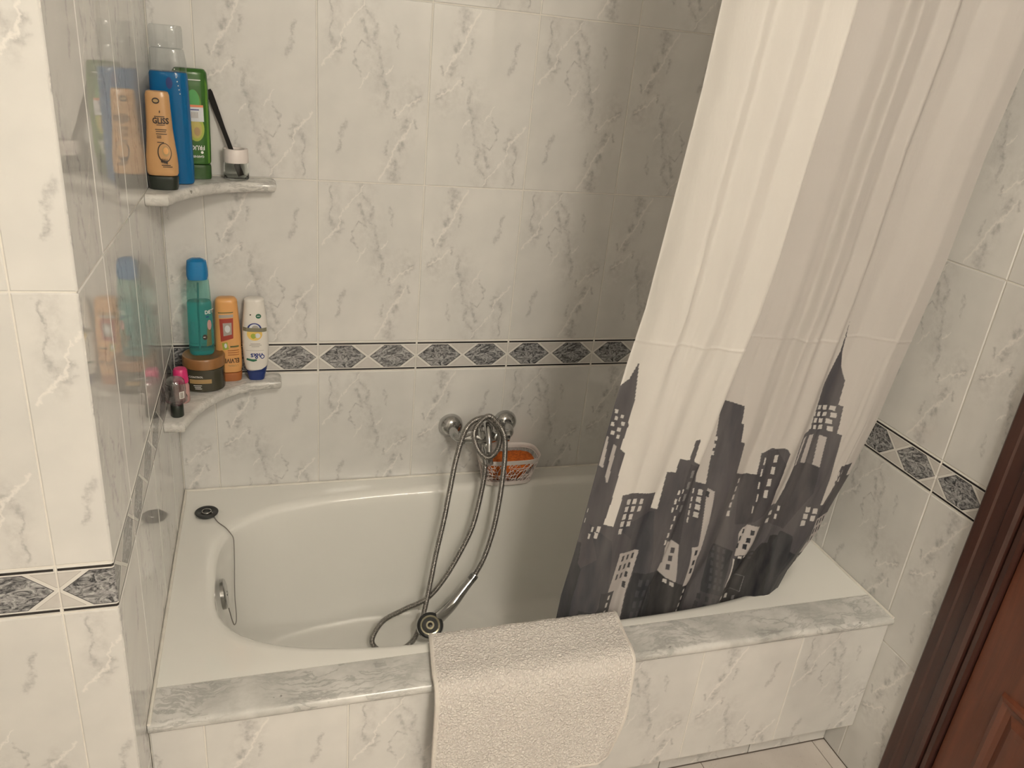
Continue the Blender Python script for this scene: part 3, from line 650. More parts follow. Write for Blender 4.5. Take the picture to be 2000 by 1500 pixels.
# ------------------------------------------------------------ shower curtain
LK = [(0.446, 0.8057), (0.5177, 0.8086), (0.6342, 0.8228), (0.7548, 0.8335), (0.8448, 0.841), (0.9766, 0.8529), (1.0715, 0.8642), (1.1777, 0.8809), (1.4107, 0.8965), (1.5603, 0.9065), (1.6892, 0.9106), (2.05, 0.9198)]
RK = [(0.4484, 1.3693), (0.5149, 1.3838), (0.5664, 1.4091), (0.6217, 1.4326), (0.6899, 1.4438), (0.7815, 1.4654), (0.8637, 1.4773), (0.9151, 1.4857), (1.07, 1.4934), (1.2838, 1.5095), (1.4933, 1.513), (1.6616, 1.5281), (2.05, 1.5421)]
PRINT = "g-40,977 16,1038 27,1080 25,1081 43,1001 43,952 47,946 43,891 59,884 63,767 60,712 93,709 91,787 116,790 160,787 220,779 226,738 248,736 236,829 260,831 258,864 283,865 280,912 293,915 299,863 329,852 363,837 380,786 415,782 406,833 397,896 378,979 452,970 456,949 458,931 468,929 472,912 479,888 495,885 509,811 561,797 595,800 583,854 609,868 667,866 685,854 685,827 690,762 706,721 757,712 751,764 750,811 734,891 749,897 746,960 741,1010 759,1083 751,1150 767,1083 784,1050 813,1018 819,962 834,960 845,897 862,894 905,743 913,714 923,715 925,730 929,750 921,774 917,804 916,816 976,817 977,783 1001,780 1106,760 1249,194 -97,332;h916,816 975,817 976,783 1066,775 1003,673 933,672 923,715 926,730 929,749 921,774 917,804;i109,706 242,732 303,574 250,565 182,667;h293,856 360,837 372,780 385,711 405,626 323,656 319,731 301,784;i29,594 73,623 19,708 102,672 169,528 137,530 139,482 68,486 59,447 37,435 31,515;k-66,652 12,659 20,605 35,592 39,445 38,410 -41,417;k68,486 140,479 146,489 137,530 204,523 207,442 217,394 38,410 59,447;w153,635 239,627 263,435 267,389 200,395 207,442 204,523 169,528;k251,570 340,578 384,487 409,376 256,390 262,437;i275,557 288,556 295,538 281,539;i304,556 318,555 324,538 310,539;i329,558 343,557 351,539 336,540;i282,528 297,527 301,509 287,510;i311,527 325,526 331,508 316,509;i338,530 352,529 358,511 344,512;i287,499 301,497 303,479 289,480;i316,498 330,497 333,479 318,480;i343,499 357,498 360,480 345,481;i288,469 302,468 305,449 290,450;i316,468 330,467 333,448 318,450;i343,468 358,467 360,448 346,449;m357,562 411,540 444,536 517,520 537,439 555,362 397,377 384,487;w322,658 354,643 402,627 444,536 411,540 359,560 320,639;g345,634 358,633 362,619 348,620;g381,618 394,618 400,603 386,604;g349,612 363,612 368,597 354,598;g385,597 399,596 405,582 391,583;g358,591 371,590 377,575 363,576;g391,575 405,574 411,560 397,561;w422,776 444,771 467,694 480,595 511,533 509,521 486,523 439,629 458,634;k452,624 463,623 469,609 458,609;k464,596 475,596 481,581 470,582;k473,573 484,572 491,557 480,558;k421,769 431,768 434,755 424,756;W404,537 417,536 422,527 408,528;W427,534 440,533 445,524 431,525;W499,512 509,511 511,499 502,500;W503,491 512,490 515,478 506,479;W505,469 515,469 518,456 508,457;W506,451 516,451 517,438 507,439;W506,433 515,432 515,420 506,421;W179,516 190,516 190,503 180,504;W178,496 188,495 189,482 178,483;W178,474 189,473 190,460 179,461;W180,456 191,455 191,442 180,443;k169,625 179,624 182,609 172,609;k192,623 202,622 206,607 196,608;k217,621 227,620 231,605 221,605;k173,599 183,599 186,583 176,584;k197,597 207,596 211,581 200,582;k220,595 230,594 234,579 224,580;k177,574 187,573 191,557 181,558;k200,572 210,571 214,556 204,556;k223,570 234,569 238,554 228,555;k229,544 240,544 244,528 234,529;W112,776 126,775 127,762 113,763;W135,775 148,774 150,761 136,762;W161,773 174,772 176,759 162,760;W112,758 126,757 127,744 114,745;W137,757 151,756 152,743 139,743;W163,755 177,754 178,741 164,741;W113,740 126,739 128,726 114,726;W139,737 152,736 154,723 140,723;W113,722 127,721 129,707 115,708;W139,719 153,719 155,705 141,706;W115,703 129,702 131,688 117,689;W43,706 54,706 54,691 43,692;W41,690 52,689 53,675 42,676;W29,702 35,701 35,689 30,689;W25,683 31,683 32,670 26,671;W4,743 7,743 7,732 4,733;W4,719 7,719 7,708 4,708;W331,827 343,827 345,809 333,810;W334,798 346,797 349,779 337,780;W340,768 352,767 356,749 343,750;W345,738 358,738 362,719 349,720;v305,841 314,840 317,822 307,822;v306,813 315,812 318,793 309,794;v309,782 319,782 322,763 313,763;v315,753 325,752 329,733 319,734;W285,792 291,792 293,780 286,780;W285,770 292,769 294,757 287,757;W286,748 293,748 295,735 289,736;W307,725 313,725 316,712 309,713;W308,703 315,703 317,690 311,691;W309,681 316,681 318,668 311,668;W309,662 316,661 318,648 311,649;W298,794 302,794 304,783 300,783;W297,774 301,774 303,763 299,763;W300,754 304,754 306,743 302,743;W399,769 413,768 416,755 403,755;W402,751 416,750 419,737 405,738;W407,733 421,732 424,719 410,720;W410,715 424,714 427,701 413,702;W380,771 385,770 388,758 383,758;W385,750 390,750 393,738 388,738;W389,733 394,733 397,720 392,720;W393,716 398,715 401,703 396,703;W397,699 402,698 405,685 400,686;W5,972 13,972 13,964 6,964;W22,964 30,964 30,956 22,956;W10,958 17,957 18,949 10,950;W28,949 36,949 37,941 29,941;W5,944 12,944 13,935 5,936;W23,936 31,935 31,927 23,927;W10,926 18,926 18,918 10,918;W25,920 33,920 34,911 26,912;w2,913 8,910 15,841 2,845;w24,898 33,895 37,812 33,810 26,824;W535,792 545,791 549,778 539,779;W539,771 549,770 553,757 543,757;W545,748 556,747 560,734 550,734;W548,727 559,727 563,713 553,714;W555,705 565,705 570,691 559,691;h548,799 617,805 601,861 631,866 686,827 690,761 706,721 660,683 595,673;W599,845 604,845 608,827 603,827;W604,817 609,816 613,798 608,798;W611,785 616,785 622,767 617,767;W624,755 629,755 635,736 630,736;W626,725 631,724 638,705 633,706;W630,852 644,851 648,834 634,834;W636,823 650,822 655,804 640,805;W639,793 653,793 659,774 644,775;W644,765 658,764 665,745 651,746;W397,895 404,895 405,885 398,886;W399,879 406,878 407,869 400,869;W401,862 408,862 410,852 403,852;h753,761 751,815 786,820 841,809 858,746 822,646 740,665;W726,698 745,697 749,685 731,686;W728,677 746,676 750,664 731,665;W763,707 773,706 778,693 768,694;W767,685 776,684 781,671 771,672;W858,711 877,710 883,696 864,697;W891,706 911,705 918,691 898,692;W862,693 881,692 887,678 868,679;W897,687 916,686 922,671 903,672;W866,675 885,674 891,659 871,660;i547,619 629,605 690,481 598,492;k547,619 629,605 690,481 598,492;i556,612 565,611 571,600 562,600;i574,610 583,609 590,597 581,598;i594,607 603,606 609,595 600,595;i566,593 575,593 581,581 573,581;i585,591 594,590 601,578 592,579;i605,588 614,587 621,575 612,576;i577,574 586,573 593,562 584,562;i597,571 606,571 613,559 604,560;i617,569 626,568 633,556 624,557;i589,555 598,554 606,542 597,543;i609,552 618,551 626,539 617,540;i630,549 639,549 647,537 638,537;i602,535 612,535 619,522 610,523;i622,533 632,532 640,520 630,520;i644,530 653,529 661,517 652,518;i615,516 625,515 629,503 619,503;i635,513 645,512 649,500 639,501;i656,510 665,509 669,497 660,498;h598,492 690,481 701,425 591,427;k590,485 604,484 609,469 594,471;k624,479 639,478 643,463 629,464;k652,475 666,474 671,459 657,460;k592,464 606,462 610,448 596,449;k626,457 641,456 643,441 629,443;k658,453 672,452 674,437 660,438;w637,676 692,670 692,651 700,592 669,596 647,592 619,652 624,668;k659,662 674,661 678,648 663,649;k655,642 670,641 674,628 658,629;k651,625 666,624 673,611 657,612;k627,666 634,666 638,653 630,653;k626,647 633,646 637,633 629,633;k629,626 636,626 643,612 635,613;m652,587 671,594 700,592 762,584 772,606 798,604 787,625 818,626 818,641 860,632 893,588 942,574 1002,461 1021,399 695,426 715,447 689,502;k818,641 860,632 893,588 942,574 972,528 989,455 911,446 863,535 814,606;i978,527 973,565 992,564 1007,475 987,440 979,466;W658,593 673,592 677,586 662,587;W678,593 693,592 697,586 682,587;i710,590 725,589 730,581 715,582;i745,582 760,581 765,574 749,575;i745,571 761,570 766,563 750,564;W647,585 653,584 697,504 690,501 663,559;v697,525 738,523 736,525 696,526;v738,523 796,511 796,512 737,525;v795,512 805,467 808,466 798,511;v807,467 753,482 753,481 807,466;v752,482 699,485 700,483 754,481;W694,475 710,473 715,460 699,461;W734,468 750,467 755,453 739,455;v781,457 795,456 798,443 785,444;w940,673 999,678 1015,648 1009,599 1019,579 996,568 969,571;k948,668 957,668 963,652 954,652;k966,669 976,668 982,652 973,653;k983,671 992,670 999,654 990,655;k952,643 961,642 967,626 958,626;k970,643 980,643 986,626 977,627;k987,645 996,644 1003,628 994,628;k955,617 964,616 978,600 968,600;k973,617 983,617 997,600 987,601;m970,566 1010,568 1011,504 1007,475 988,520;W983,560 991,559 1005,544 998,545;W994,540 1002,540 1017,524 1009,525;W796,958 814,958 816,947 798,948;W769,959 785,959 788,948 772,949;W751,960 762,959 764,949 753,949;W740,960 746,960 748,949 742,949;W806,943 824,942 826,931 808,932;W778,943 794,943 796,932 780,933;W757,944 768,944 770,933 759,933;W744,944 750,944 752,933 746,934;W799,927 817,926 820,916 801,916;W772,928 788,927 790,916 774,917;W753,928 764,928 766,917 755,918;W742,929 748,929 750,918 745,918;W809,911 827,910 831,899 813,900;W780,912 796,911 799,900 783,901;W759,912 770,912 774,901 763,902;W745,913 751,913 755,902 749,902;w800,887 823,884 840,811 814,816;w760,887 775,889 792,816 770,819;w743,880 750,885 757,814 753,811;W928,805 937,804 941,791 933,792;W931,785 940,785 946,772 937,772;W917,801 921,801 925,790 921,790;W916,790 920,790 925,779 920,779;W922,770 927,770 932,759 928,759"
PAL = {'g': (.080, .077, .088), 'h': (.048, .046, .056), 'i': (.052, .054, .066), 'k': (.019, .023, .032), 'm': (.011, .013, .019),
       'w': (.50, .47, .46), 'W': (.62, .60, .58), 'v': (.20, .20, .21)}
def curtain():
    zt = 1.965
    zs = np.concatenate([np.arange(.365, 1.20, .0014), np.linspace(1.20, zt, 90)])
    ns = 560; s = np.linspace(0, 1, ns)
    Zg, Sg = np.meshgrid(zs, s, indexing='ij')
    lx = np.interp(Zg, [a for a, b in LK], [b for a, b in LK]); rx = np.interp(Zg, [a for a, b in RK], [b for a, b in RK])
    X = lx+(rx-lx)*Sg
    Y = -.635-.065*(Zg-.45)/1.55
    # folds: (s, depth toward the room) at the top and at the bottom
    kt = [(0, .010), (.035, -.006), (.09, -.022), (.13, -.012), (.19, -.030), (.25, -.022), (.295, -.034), (.318, -.040), (.334, -.030), (.350, .008), (.40, .020), (.50, .006), (.565, .012), (.585, -.004), (.66, .008), (.70, -.006), (.74, .012), (.80, .010), (.86, -.006), (.93, -.014), (1, -.006)]
    kb = [(0, .012), (.05, -.008), (.11, -.020), (.17, -.012), (.23, .006), (.285, -.018), (.33, -.016), (.37, .014), (.41, .004), (.45, -.018), (.50, -.012), (.56, .012), (.62, -.008), (.68, -.018), (.74, .008), (.80, .010), (.86, -.012), (.93, -.012), (1, .010)]
    def prof(k):
        f = np.interp(s, [a for a, b in k], [b for a, b in k]); w_ = np.hanning(19); w_ /= w_.sum()
        return np.convolve(np.pad(f, 9, mode='edge'), w_, 'valid')
    pt, pb = prof(kt), prof(kb)
    q = np.clip((Zg-.55)/(1.35-.55), 0, 1); q = q*q*(3-2*q)
    Y = Y+(pb[None, :]*(1-q)*.95+pt[None, :]*1.4*q)
    # fine creases
    rs = np.random.RandomState(5)
    for k in range(60):
        c = rs.rand(); sl = rs.uniform(-.05, .05); wd = rs.uniform(.004, .012); z0 = rs.uniform(.5, 1.2); ln = rs.uniform(.06, .22); am = rs.uniform(-.0026, .0026)
        Y += am*np.exp(-((Sg-c-sl*(Zg-z0))/wd)**2)*np.exp(-((Zg-z0)/ln)**2)
    for zc in (1.115, 1.50):   # storage creases
        Y -= .0014*np.exp(-((Zg-zc-.004*np.sin(Sg*17))/.0028)**2)
    # print
    scale = 1
    nz = int((zs < 1.2).sum()); zi = zs[:nz]
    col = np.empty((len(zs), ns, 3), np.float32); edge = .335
    col[:] = np.where(Sg[..., None] < edge, np.array([.76, .735, .70]), np.array([.61, .58, .555]))  # cloth ground greyer right of the pleat, partly shading painted into the colour
    SS, ZZ = np.meshgrid(s*1000, zi*1000)
    for tok in PRINT.split(';'):
        c = PAL[tok[0]]; P = [tuple(map(int, q_.split(','))) for q_ in tok[1:].split()]
        xs = [p[0] for p in P]; ys = [p[1] for p in P]
        i0, i1 = np.searchsorted(s*1000, [min(xs)-1, max(xs)+1]); j0, j1 = np.searchsorted(zi*1000, [min(ys)-1, max(ys)+1])
        if i1 <= i0 or j1 <= j0: continue
        sx, sz = SS[j0:j1, i0:i1], ZZ[j0:j1, i0:i1]; ins = np.zeros(sx.shape, bool)
        for (xa, ya), (xb, yb) in zip(P, P[1:]+P[:1]):
            if ya == yb: continue
            ins ^= ((ya > sz) != (yb > sz)) & (sx < (xb-xa)*(sz-ya)/(yb-ya)+xa)
        col[j0:j1, i0:i1][ins] = c
    V = np.stack([X, Y, Zg], -1).reshape(-1, 3).astype(np.float32)
    nr = len(zs); idx = np.arange(nr*ns).reshape(nr, ns)
    F = np.stack([idx[:-1, :-1], idx[:-1, 1:], idx[1:, 1:], idx[1:, :-1]], -1).reshape(-1, 4)
    me = bpy.data.meshes.new('cloth'); me.vertices.add(len(V)); me.vertices.foreach_set('co', V.ravel())
    me.loops.add(F.size); me.loops.foreach_set('vertex_index', F.ravel().astype(np.int32))
    me.polygons.add(len(F)); me.polygons.foreach_set('loop_start', np.arange(0, F.size, 4, dtype=np.int32))
    me.polygons.foreach_set('use_smooth', np.ones(len(F), bool)); me.update(calc_edges=True)
    a = me.color_attributes.new('print_shade_colour', 'FLOAT_COLOR', 'POINT')
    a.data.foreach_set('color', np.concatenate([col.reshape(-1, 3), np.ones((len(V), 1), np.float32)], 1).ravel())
    t = NT('printed_curtain_cloth'); at = t.node('ShaderNodeAttribute', attribute_name='print_shade_colour').outputs['Color']
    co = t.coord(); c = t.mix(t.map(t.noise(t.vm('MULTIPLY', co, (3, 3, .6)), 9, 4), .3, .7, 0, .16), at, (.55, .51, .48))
    t.set(Base_Color=c, Roughness=.48, Specular_IOR_Level=.35)
    t.bump(t.noise(t.vm('MULTIPLY', co, (1, 1, .25)), 60, 4, .6), .30, .004)
    tr = t.node('ShaderNodeBsdfTranslucent'); t.put(tr.inputs['Color'], c); mx = t.node('ShaderNodeMixShader'); mx.inputs[0].default_value = .33
    t.L.new(t.p.outputs[0], mx.inputs[1]); t.L.new(tr.outputs[0], mx.inputs[2]); t.L.new(mx.outputs[0], t.n['Material Output'].inputs[0])
    T = thing('shower_curtain', 'white shower curtain printed with a grey city skyline, hanging into the bathtub', 'curtain', (1.15, -.7, zt))
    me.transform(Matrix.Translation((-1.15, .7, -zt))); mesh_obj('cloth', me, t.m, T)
    hp = [Vector((X[0, i]-1.15, Y[0, i]+.7, zs[0]-zt)) for i in range(0, ns, 6)]
    bm = bmesh.new(); sweep(bm, hp, .0016, 6); obj('hem', bm, 'black', T, True)
    for i in range(12):
        k = int((i+.5)/12*ns); x = X[-1, k]; y = Y[-1, k]
        bm = bmesh.new(); P = [Vector((x-1.15, -.705+.7+.024*math.sin(a), .042-.006+.030*math.cos(a))) for a in np.linspace(0, 2*PI, 21)]
        sweep(bm, P, .002, 6); obj('curtain_ring', bm, 'white_plastic', T, True)
curtain()
rod = thing('curtain_rod', 'white curtain rod above the bathtub from wall to wall', 'rod', (0, -.705, 2.0))
bm = bmesh.new(); lathe(bm, (.012, 0, 0), (1, 0, 0), [(0, .0125), (L-.024, .0125)], 20); obj('tube', bm, 'white_plastic', rod, True)
for x in (.001, L-.016):
    bm = bmesh.new(); lathe(bm, (x, 0, 0), (1, 0, 0), [(0, .024), (.015, .022)], 24); obj('flange', bm, 'white_plastic', rod, True)

# ------------------------------------------------------------ bottles, jars
class Bottle:
    """prof: (z, half width, half depth, exponent, x shift); front is -Y"""
    def __init__(s, prof): s.p = prof
    def at(s, z):
        z_ = [q[0] for q in s.p]; return [float(np.interp(z, z_, [q[i] if len(q) > i else (2.6 if i == 3 else 0) for q in s.p])) for i in (1, 2, 3, 4)]
    def ring(s, z, n=40, grow=0):
        a, b, e, cx = s.at(z); a += grow; b += grow; out = []
        for i in range(n):
            t = 2*PI*i/n; c, q = math.cos(t), math.sin(t); k = (abs(c/a)**e+abs(q/b)**e)**(-1/e); out.append(Vector((cx+c*k, q*k, z)))
        return out
    def mesh(s, z0, z1, step=.005, grow=0, rnd=.003):
        zs = sorted({z0, z1, *[q[0] for q in s.p if z0 < q[0] < z1], *np.arange(z0+step, z1-step*.3, step).tolist()})
        R = []
        for z in zs: R.append(s.ring(z, grow=grow))
        if rnd:
            c0 = [p.lerp(Vector((s.at(z0)[3], 0, z0)), .0) for p in R[0]]
            def shr(r, d, z):
                m = sum(r, Vector())/len(r); return [Vector((m.x+(p.x-m.x)*(1-d/max(.004, (p-m).length)), m.y+(p.y-m.y)*(1-d/max(.004, (p-m).length)), z)) for p in r]
            e0 = [(rnd, 0), (rnd*.3, rnd*.3)]
            R = [shr(R[0], rnd, z0), shr(R[0], rnd*.35, z0+rnd*.25)]+[r for r, z in zip(R, zs) if z0+rnd*.9 < z < z1-rnd*.9]+[shr(R[-1], rnd*.35, z1-rnd*.25), shr(R[-1], rnd, z1)]
        bm = bmesh.new(); rings(bm, R); return bm
    def front(s, x, z, off=.0005):
        a, b, e, cx = s.at(z); u = min(.999, abs((x-cx)/a)); return -(b*(1-u**e)**(1/e))-off
    def patch(s, pts, mat, parent, name='label', off=.0005):
        """closed outline (x, z) laid on the front"""
        bm = bmesh.new(); vs = [bm.verts.new((x, 0, z)) for x, z in pts]; bm.faces.new(vs); 
        bmesh.ops.triangulate(bm, faces=bm.faces[:])
        for _ in range(3): 
            es = [e for e in bm.edges if e.calc_length() > .0035]
            if not es: break
            bmesh.ops.subdivide_edges(bm, edges=es, cuts=1); bmesh.ops.triangulate(bm, faces=bm.faces[:])
        for v in bm.verts: v.co.y = s.front(v.co.x, v.co.z, off)
        me = bpy.data.meshes.new(name); 
        for f in bm.faces:
            f.normal_update()
            if f.normal.y > 0: f.normal_flip()
        bm.to_mesh(me); bm.free(); return mesh_obj(name, me, mat, parent)
    def text(s, txt, x, z, size, mat, parent, flip=False, off=.0009, ax='CENTER', wx=1.0, bold=.02):
        cu = bpy.data.curves.new('t', 'FONT'); cu.body = txt; cu.size = size; cu.align_x = ax; cu.align_y = 'CENTER'; cu.resolution_u = 2; cu.offset = bold*size
        to = bpy.data.objects.new('t', cu); COL.objects.link(to); bpy.context.view_layer.update()
        me = bpy.data.meshes.new_from_object(to); bpy.data.objects.remove(to); bm = bmesh.new(); bm.from_mesh(me); bpy.data.meshes.remove(me)
        for v in bm.verts:
            a, b = v.co.x*wx, v.co.y
            if flip: a, b = -a, -b
            v.co = Vector((x+a, s.front(x+a, z+b, off), z+b))
        me = bpy.data.meshes.new('lettering'); bm.to_mesh(me); bm.free(); return mesh_obj('lettering', me, mat, parent)
def rect(x0, x1, z0, z1): return [(x0, z0), (x1, z0), (x1, z1), (x0, z1)]
def ell(cx, cz, a, b, n=28, a0=0, a1=2*PI): return [(cx+a*math.cos(a0+(a1-a0)*i/n), cz+b*math.sin(a0+(a1-a0)*i/n)) for i in range(n if a1-a0 > 6.2 else n+1)]
ZU, ZL = 1.2685, .7880
FACE = -.10

# gold conditioner
b = Bottle([(0, .0265, .017, 2.8), (.022, .0285, .018), (.045, .0292, .018), (.06, .0288, .018), (.085, .0262, .017), (.115, .0235, .016), (.15, .0222, .015), (.184, .0212, .0135)])
t = thing('conditioner_bottle', 'slim tan gold conditioner bottle with black cap at the front of the upper shelf', 'bottle', (.0298, -.176, ZU), -.02, group='bottles on the upper corner shelf')
obj('body', b.mesh(.0268, .184, rnd=.005), 'gold', t, True); obj('cap', b.mesh(0, .0262, rnd=.002), 'dark_green', t, True)
b.text('GLISS', .0045, .1305, .0150, 'ink', t, wx=.80, bold=.035)
b.patch(rect(-.003, .012, .1225, .1237), 'ink', t, 'print')
for x0, x1, z in ((-.006, .012, .1380), (-.006, .014, .1140), (-.005, .013, .1105), (-.005, .014, .1060), (-.004, .004, .1020), (-.004, .004, .099), (-.004, .008, .0905)):
    b.patch(rect(x0, x1, z, z+.0015), 'ink', t, 'print')
e = ell(-.0015, .167, .0066, .0056); b.patch(e, 'ink', t, 'emblem'); b.patch(ell(-.0015, .167, .0046, .0030), 'gold_ink', t, 'emblem', .0009)
b.patch([(.0035, .144), (.0052, .1475), (.0042, .151), (.0028, .1475)], 'ink', t, 'emblem')
b.patch(ell(.0075, .072, .0125, .0185), 'ink', t, 'print'); b.patch(ell(.008, .0725, .0108, .0165), 'gold', t, 'print', .0008)
b.patch(ell(.010, .075, .0065, .010), 'gold_ink', t, 'print', .0011); b.patch(ell(.0105, .076, .0045, .0065), 'peach', t, 'print', .0014)
for i in range(6): b.patch([(.000+.002*i, .058-.001*i), (.003+.002*i, .062), (.002+.002*i, .052-.0005*i)], 'ink', t, 'print', .0014)
for x0, x1, z in ((.001, .017, .0475), (.003, .020, .0445), (.000, .006, .054)): b.patch(rect(x0, x1, z, z+.0016), 'ink', t, 'print')

# big blue bottle
b = Bottle([(0, .0365, .0235, 2.9), (.03, .037, .024), (.15, .0365, .024), (.217, .0355, .023), (.235, .034, .0225), (.255, .031, .021), (.27, .030, .020), (.300, .0300, .020)])
t = thing('shower_gel_bottle', 'tall blue shower gel bottle with clear top between the gold and green bottles', 'bottle', (.0455, -.106, ZU), -.05, group='bottles on the upper corner shelf')
obj('gel', b.mesh(.001, .2165, rnd=.004), 'blue_gel', t, True)
obj('clear_shoulder', b.mesh(.2170, .258, rnd=.002), 'clear', t, True)
obj('clear_cap', b.mesh(.2585, .300, rnd=.004), 'clear', t, True)
bm = bmesh.new(); sweep(bm, [Vector((-.006, 0, .03)), Vector((-.006, 0, .12)), Vector((-.004, 0, .205))], .003, 8); obj('dip_tube', bm, 'navy', t, True)
b.patch(ell(.004, .196, .006, .011), 'navy', t, 'print', .0009)
for i in range(7): 
    bm = bmesh.new(); bmesh.ops.create_icosphere(bm, subdivisions=1, radius=.0013); o = obj('bubble', bm, 'white_ink', t, 'all'); zz = .222-.0075*i; xx = .015+.0012*i; o.location = (xx, b.front(xx, zz), zz)

# green bottle, upside down
b = Bottle([(0, .0325, .0165, 3.2), (.03, .033, .017), (.07, .0345, .018), (.13, .035, .0185), (.19, .0345, .018), (.213, .0335, .017), (.222, .031, .015)])
t = thing('shampoo_bottle', 'flat green shampoo bottle with a price sticker standing upside down against the wall', 'bottle', (.0790, -.040, ZU), .10, group='bottles on the upper corner shelf')
obj('body', b.mesh(.0305, .222, rnd=.005), 'green', t, True); obj('cap', b.mesh(0, .030, rnd=.002), 'green_cap', t, True)
b.patch([(.0265, .034), (.0305, .034), (.032, .19), (.028, .205)], 'light_green', t, 'side_stripe')
b.patch(ell(.004, .150, .015, .032), 'light_green', t, 'print'); b.patch(ell(.004, .158, .012, .024), 'mid_green', t, 'print', .0008)
b.patch(ell(.006, .105, .0165, .026), 'lime', t, 'print', .0008); b.patch(ell(.006, .103, .012, .018), 'avocado', t, 'print', .0011)
b.patch(ell(.008, .099, .006, .009), 'gold_ink', t, 'print', .0013)
b.patch(rect(-.012, .0225, .119, .151), 'price_white', t, 'price_sticker', .0016); b.patch(rect(-.012, .0225, .1475, .152), 'orange_ink', t, 'print', .0019)
b.patch(rect(-.006, .014, .1415, .1435), 'navy_ink', t, 'print', .0020)
for i in range(7): b.patch(rect(-.007+i*.0028, -.0055+i*.0028, .126, .138), 'grey_label', t, 'bar_print', .0020)
b.text('FRUCTIS', .0215, .0665, .013, 'white_ink', t, flip=True, ax='LEFT', wx=.85)
b.text('GARNIER', .0190, .0480, .0065, 'white_ink', t, flip=True, ax='LEFT'); b.patch(ell(.0155, .0565, .0028, .0028), 'white_ink', t, 'emblem')
b.patch(rect(-.010, .020, .1995, .2012), 'white_ink', t, 'print')

# glass jar with white ring lid and flat black stick
t = thing('glass_jar', 'small glass jar with white ring lid at the right end of the upper shelf', 'jar', (.1620, -.0295, ZU))
bm = bmesh.new(); lathe(bm, (0, 0, .0002), (0, 0, 1), [(0, .0245), (.002, .0265), (.012, .0268), (.034, .0262), (.038, .0225), (.040, .0225), (.040, .0205), (.034, .0235), (.010, .0240), (.006, .0225)], 40); obj('glass', bm, 'glass', t, True)
bm = bmesh.new(); lathe(bm, (0, 0, .0365), (0, 0, 1), [(0, .0235), (0, .0264), (.001, .0268), (.0275, .0262), (.0285, .0255), (.0285, .0195), (.026, .0190), (.0245, .0190), (.020, .0230), (.002, .0232), (0, .0235)], 40, cap0=False, cap1=False); obj('ring_lid', bm, 'white_plastic', t, True)
t = thing('wax_spatula', 'flat black stick leaning out of the glass jar against the wall', 'stick', (.1620, -.0295, ZU+.008))
A, B = Vector((.010, -.008, 0)), Vector((-.050, .0255, .172)); d = (B-A).normalized(); sd = Vector((1, 0, 0)); sd = (sd-d*sd.dot(d)).normalized(); nr = d.cross(sd)
bm = bmesh.new(); R = []
for q, wd in ((0, .0062), (.04, .0068), (.3, .0048), (.55, .0046), (.8, .0062), (.97, .0066), (1, .0050)):
    c = A.lerp(B, q); R.append([c+sd*a*wd+nr*bb*.0013 for a, bb in ((-1, -1), (1, -1), (1, 1), (-1, 1))])
rings(bm, R); obj('blade', bm, 'black', t)

# lower shelf: wide jar
t = thing('hair_mask_jar', 'wide dark brown cream jar with copper lid standing on the lower shelf', 'jar', (.0725, -.0655, ZL))
b = Bottle([(0, .0435, .0435, 2), (.004, .0452, .0452), (.058, .0455, .0455)])
obj('jar_body', b.mesh(0, .0565, rnd=.003), 'brown_jar', t, True)
bm = bmesh.new(); lathe(bm, (0, 0, .0570), (0, 0, 1), [(0, .0462), (.001, .0472), (.021, .0472), (.0245, .0455), (.0252, .0430), (.0238, .0410), (.0238, .0)], 48, cap1=False); obj('lid', bm, 'copper_lid', t, True)
b.patch(rect(-.030, .018, .024, .0345), 'gold_ink', t, 'label')
b.text('CONTROL', -.016, .0405, .0062, 'white_ink', t, wx=1.05)
for z, x0, x1 in ((.0185, -.022, -.004), (.0145, -.020, -.006), (.0105, -.019, -.004)): b.patch(rect(x0, x1, z, z+.0014), 'white_ink', t, 'print')

# teal bottle on the jar
b = Bottle([(0, .0255, .0175, 2.6), (.012, .0275, .019), (.06, .0275, .019), (.12, .0262, .018), (.165, .0242, .017), (.18, .0232, .0165), (.205, .0225, .016), (.222, .0205, .0145), (.228, .016, .011)])
t = thing('tonic_bottle', 'clear teal bottle with blue cap balanced on top of the brown jar', 'bottle', (.0705, -.064, ZL+.0812), .10, group='bottles on the lower corner shelf')
obj('liquid', b.mesh(.001, .130, rnd=.004), 'teal_gel', t, True); obj('empty_neck', b.mesh(.1305, .1785, rnd=.001), 'teal_clear', t, True)
obj('cap', b.mesh(.179, .228, rnd=.006), 'blue_cap', t, True)
bm = bmesh.new(); sweep(bm, [Vector((-.004, .006, .01)), Vector((-.003, .006, .10)), Vector((0, .004, .170))], .0022, 8); obj('dip_tube', bm, 'teal_ink', t, True)
b.text('DET', .0100, .106, .0120, 'white_ink', t, ax='LEFT', wx=.85)
b.patch(ell(.0075, .047, .0052, .0066), 'ink', t, 'badge'); b.patch([(.010, .024), (.0215, .026), (.022, .078), (.014, .072), (.012, .050)], 'olive', t, 'print'); b.patch(ell(.0185, .076, .0045, .012), 'blush', t, 'print', .0009)
b.patch(rect(.012, .0185, .094, .0965), 'navy_ink', t, 'print'); b.patch(rect(.004, .0088, .0465, .0480), 'white_ink', t, 'print', .0010); b.patch(rect(-.021, -.012, .052, .085), 'teal_ink', t, 'print')

